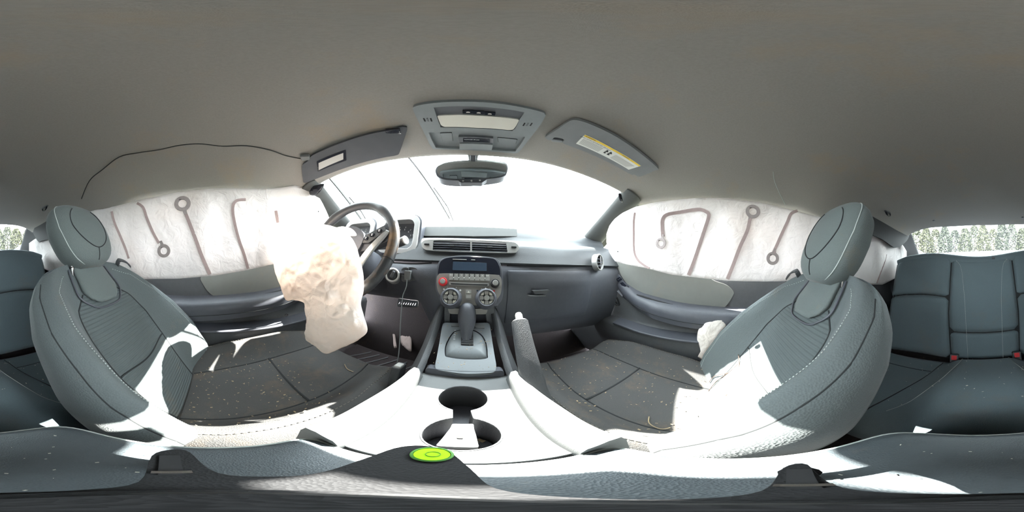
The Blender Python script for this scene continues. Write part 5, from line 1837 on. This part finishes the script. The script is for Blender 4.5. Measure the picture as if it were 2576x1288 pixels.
mk('clip_tip', ribbon([c0.lerp(c1_, 0.78), c1_], [0.030, 0.016], 0.014, (0, -0.5, 0.85)), WHT, cp, bevel=0.003)
for k in range(3):
    q = c0.lerp(c1_, 0.2 + 0.2 * k)
    mk('clip_rung', ribbon([q + Vector((0, -0.012, 0.004)), q + Vector((0, 0.016, 0.012))], 0.003, 0.004, (0, -0.5, 0.85)), GRYP, cp)

# ================================================================== WIPERS OUTSIDE THE WINDSCREEN
for (a, b, lab_) in (((1026, 392), (1131, 549), 'thin wiper stopped mid-sweep on the windscreen left of the mirror'), ((828, 446), (912, 556), 'thin wiper stopped mid-sweep near the driver pillar')):
    def onws(px, py):
        best = None
        d = ray(px, py)
        for row in WS:
            for q in row:
                t = q.dot(d)
                e = (q - d * t).length
                if best is None or e < best[0]:
                    best = (e, t)
        return d * (best[1] * 1.03 + 0.012)
    A0, B0_ = onws(*a), onws(*b)
    wp = thing('wiper', B0_, lab_, 'wiper', 'windscreen wipers')
    mk('blade', ribbon([A0, A0.lerp(B0_, 0.5), B0_], 0.007, 0.012, (0, 0.5, 0.8)), MATTE, wp, bevel=0.001)
    mk('arm', tube([A0.lerp(B0_, 0.45) + Vector((0, 0.01, 0.02)), A0.lerp(B0_, 0.8) + Vector((0.015, 0.01, 0.018)), B0_ + Vector((0.02, 0.03, -0.01))], 0.0035, 8), MATTE, wp)

# ================================================================== CAMERA TRIPOD BASE ON THE CONSOLE LID
HZ = -0.192
FT2 = Frame((0, 0, HZ), (1, 0, 0), (0, 1, 0))
tp = thing('camera_tripod', (0, 0, LZ), 'small black camera tripod with a lime bubble level standing on the console lid', 'tripod')


def pol(angdeg, r):
    a = math.radians(angdeg)
    return (r * math.sin(a), r * math.cos(a))


hubo = []
for a, r in ((-50, 0.040), (-34, 0.058), (-22, 0.076), (-12, 0.081), (-2, 0.074), (8, 0.052), (22, 0.030), (50, 0.022), (80, 0.022), (100, 0.032), (108, 0.060), (116, 0.064), (124, 0.034), (150, 0.024), (180, 0.022), (-150, 0.022), (-122, 0.030), (-114, 0.062), (-106, 0.070), (-99, 0.066), (-88, 0.040), (-68, 0.036)):
    hubo.append(pol(a, r))
mk('hub_plate', plate(FT2, [ccw(catmull2(hubo, 4))], 0.014, 0.0), MATTE, tp, bevel=0.004, bseg=3)
u, v = FT2.uv(1086, 1144)
bl = mk('bubble_level', lathe(FT2, u, v, [(0.0096, -0.003), (0.0096, 0.002), (0.0084, 0.0028), (0.0080, 0.0015), (0.0004, 0.0015)], 32), surf('level_rim', (0.10, 0.28, 0.06), 0.4), tp)
bl['label'] = 'round lime green bubble level'
mk('level_fluid', lathe(FT2, u, v, [(0.0080, 0.0012), (0.0080, 0.0022), (0.0004, 0.0026)], 28), LIME, bl)
mk('level_ring', plate(FT2, [circle(0.0034, 24, u + 0.0005, v), circle(0.0030, 24, u + 0.0005, v)], 0.0008, 0.0031), surf('ring_green', (0.10, 0.25, 0.02), 0.4), bl)
for a, r in ((-12, 0.062), (-107, 0.060), (113, 0.056)):
    x, y = pol(a, r)
    x2, y2 = pol(a, r + 0.006)
    lg = mk('leg', tube([Vector((x, y, HZ - 0.006)), Vector((x2, y2, LZ + 0.010)), Vector((x2, y2, LZ + 0.004))], [0.007, 0.006, 0.007], 12), MATTE, tp)
    fx, fy = pol(a, r - 0.004)
    if a != -12:
        mk('hinge_slot', plate(FT2, [[pol(a - 6, r - 0.022), pol(a + 5, r - 0.022), pol(a + 4, r + 0.002), pol(a - 4, r + 0.002)][::-1]], 0.002, 0.0012), DARK, tp)
        mk('hinge_pin', box((fx * 0.72, fy * 0.72, HZ + 0.002), (0.012, 0.003, 0.003), Matrix.Rotation(-math.radians(a), 3, 'Z')), CHR, tp)
mk('post', lathe(FT2, 0, 0, [(0.020, 0.0), (0.019, 0.006), (0.011, 0.010), (0.0095, 0.04), (0.0095, 0.085), (0.008, 0.088)], 24), MATTE, tp)

# ================================================================== LITTER
random.seed(4)


def litter(name, label, sampler, count, smin, smax, mat):
    parts = []
    for _ in range(count):
        p = sampler()
        a = random.uniform(0, math.pi * 2)
        l = random.uniform(smin, smax)
        w = l * random.uniform(0.12, 0.6)
        d = Vector((math.cos(a), math.sin(a), random.uniform(-0.15, 0.15)))
        parts.append(ribbon([p - d * l / 2, p + d * l / 2], w, 0.0008, (0, 0, 1)))
    o = mk(name, join(parts), mat, smooth=False)
    tag(o, label, 'debris', kind='stuff')
    return o


litter('debris', 'straw crumbs and grit scattered over the passenger cushion', lambda: cushP(random.uniform(0.05, 0.93), random.uniform(-0.8, 0.8), 0.0045), 170, 0.0015, 0.006, STRAW)
litter('debris', 'straw crumbs and grit scattered over the driver cushion', lambda: cushD(random.uniform(0.03, 0.6), random.uniform(-0.75, 0.7), 0.0045), 190, 0.0015, 0.006, STRAW)
litter('debris', 'fine crumbs scattered over the rear seat cushion', lambda: rcush(random.uniform(-0.5, 0.5), random.uniform(0.02, 0.8), 0.0015), 90, 0.002, 0.006, FOAM)
litter('debris', 'grit and leaf crumbs on the gear selector plate', lambda: FB.p(random.uniform(-0.07, 0.07), random.uniform(-0.085, 0.07), 0.0215), 60, 0.001, 0.004, STRAW)
litter('debris', 'pale specks on the console armrest lid', lambda: Vector((random.uniform(-0.08, 0.08), random.uniform(-0.11, -0.02), LZ + 0.0045)), 30, 0.0006, 0.0022, FOAM)
litter('debris', 'brown leaf bits in the cup holders', lambda: FCp.p(c2[0] + random.uniform(0.004, 0.026), c2[1] + random.uniform(-0.02, 0.02), -0.071), 40, 0.003, 0.009, STRAW)
for pts_, lab_ in ((((1630, 1052), (1640, 1068), (1658, 1078), (1685, 1078)), 'long dry straw curled on the passenger cushion'), (((866, 922), (878, 930), (892, 938)), 'short dry twig on the driver cushion')):
    pp = []
    for px, py in pts_:
        cushf = cushP if px > 1181 else cushD
        best = None
        d = ray(px, py)
        for a in range(40):
            for b in range(41):
                q = cushf(a / 40, -1 + b / 20)
                t = q.dot(d)
                e = (q - d * t).length
                if best is None or e < best[0]:
                    best = (e, q)
        pp.append(best[1] + Vector((0, 0, 0.006)))
    o = mk('straw', tube(catmull(pp, 5), 0.0013, 5), STRAW)
    tag(o, lab_, 'straw')

def near(px, py, f, us, lift):
    d = ray(px, py)
    best = None
    for a in us[0]:
        for b in us[1]:
            q = f(a, b)
            t = q.dot(d)
            e = (q - d * t).length
            if t > 0 and (best is None or e < best[0]):
                best = (e, q)
    return best[1] - d * lift


GA = ([k / 60 for k in range(61)], [-1 + k / 30 for k in range(61)])
CORD = surf('brown_cord', (0.03, 0.018, 0.012), 0.9)
cordr = thing('cord', near(1830, 995, backP, GA, 0.004), 'thin brown tether cord lying over the sunlit passenger backrest', 'cord')
for path in (((1858, 893), (1857, 925), (1845, 960), (1830, 995), (1800, 1020), (1778, 1042)), ((1857, 915), (1829, 938), (1800, 960), (1778, 985)), ((1829, 938), (1800, 948), (1780, 962))):
    mk('strand', tube(catmull([near(px, py, backP, GA, 0.006) for px, py in path], 5), 0.0014, 6), CORD, cordr)
for px, py in ((1829, 938), (1830, 995)):
    mk('knot', lathe(Frame(near(px, py, backP, GA, 0.006), (1, 0, 0), (0, 1, 0)), 0, 0, [(0.0005, -0.003), (0.003, -0.001), (0.003, 0.001), (0.0005, 0.003)], 10), CORD, cordr)

# ================================================================== OUTSIDE
gz = -1.15
ground = mk('ground', grid([[Vector((x, y, gz)) for x in (-90, -30, 30, 90)] for y in (-90, -30, 30, 90)]), surf('dry_grass', (0.05, 0.052, 0.03), 0.95, var=0.35, vscale=3), smooth=False)
tag(ground, 'pale grass ground outside behind the car', 'ground', kind='structure')
LEAF = [surf('leaf_%d' % k, c, 0.7, var=0.35, vscale=2.0) for k, c in enumerate(((0.019, 0.024, 0.008), (0.025, 0.028, 0.009), (0.014, 0.020, 0.009)))]
BARK = surf('bark', (0.10, 0.08, 0.06), 0.95, var=0.3, vscale=20)
random.seed(11)
sorts = ['taller', 'rounded', 'pale', 'dense', 'loose']
specs = []
for k in range(9):
    specs.append((lerp(154, 208, k / 8) + random.uniform(-0.3, 0.3), 30 + random.uniform(-0.5, 0.5), random.uniform(4.6, 6.3), k, 1.45))
for k in range(8):
    specs.append((lerp(157.4, 204.6, k / 7) + random.uniform(-0.3, 0.3), 37 + random.uniform(-0.5, 0.5), random.uniform(5.6, 7.4), 9 + k, 1.85))
ORD = ['first', 'second', 'third', 'fourth', 'fifth', 'sixth', 'seventh', 'eighth', 'ninth']
for az, dist, hgt, k, crn in specs:
    bx, by = dist * math.sin(math.radians(az)), dist * math.cos(math.radians(az))
    tr = thing('tree', (bx, by, gz), 'leafy tree beyond the rear window, %s in the %s row from the passenger side' % (ORD[k % 9], 'front' if k < 9 else 'back'), 'tree', 'trees behind the car')
    mk('trunk', tube([Vector((bx, by, gz)), Vector((bx + 0.1, by, gz + hgt * 0.4)), Vector((bx, by + 0.1, gz + hgt * 0.75))], [0.16, 0.12, 0.05], 8), BARK, tr)
    V, F = [], []
    H = hgt + 1.15
    for _ in range(3600):
        v = random.random() ** 0.8
        rr = crn * math.sin(math.pi * min(1, 0.16 + 0.80 * v)) ** 0.55 * (1.0 - 0.12 * v) * random.uniform(0.35, 1.0) ** 0.5
        a = random.uniform(0, 2 * math.pi)
        rr *= 0.9 + 0.15 * math.sin(a * 3 + v * 9 + k)
        c = Vector((bx + rr * math.cos(a), by + rr * math.sin(a), gz + H * (0.06 + 0.94 * v)))
        s_ = random.uniform(0.09, 0.22)
        d1 = Vector((random.gauss(0, 1), random.gauss(0, 1), random.gauss(0, 1))).normalized() * s_
        d2 = d1.cross(Vector((random.gauss(0, 1), random.gauss(0, 1), random.gauss(0, 1)))).normalized() * s_ * 0.6
        o = len(V)
        V += [c - d1, c + d2, c + d1, c - d2]
        F.append((o, o + 1, o + 2, o + 3))
    mk('foliage', (V, F), LEAF[k % 3], tr, smooth=False)
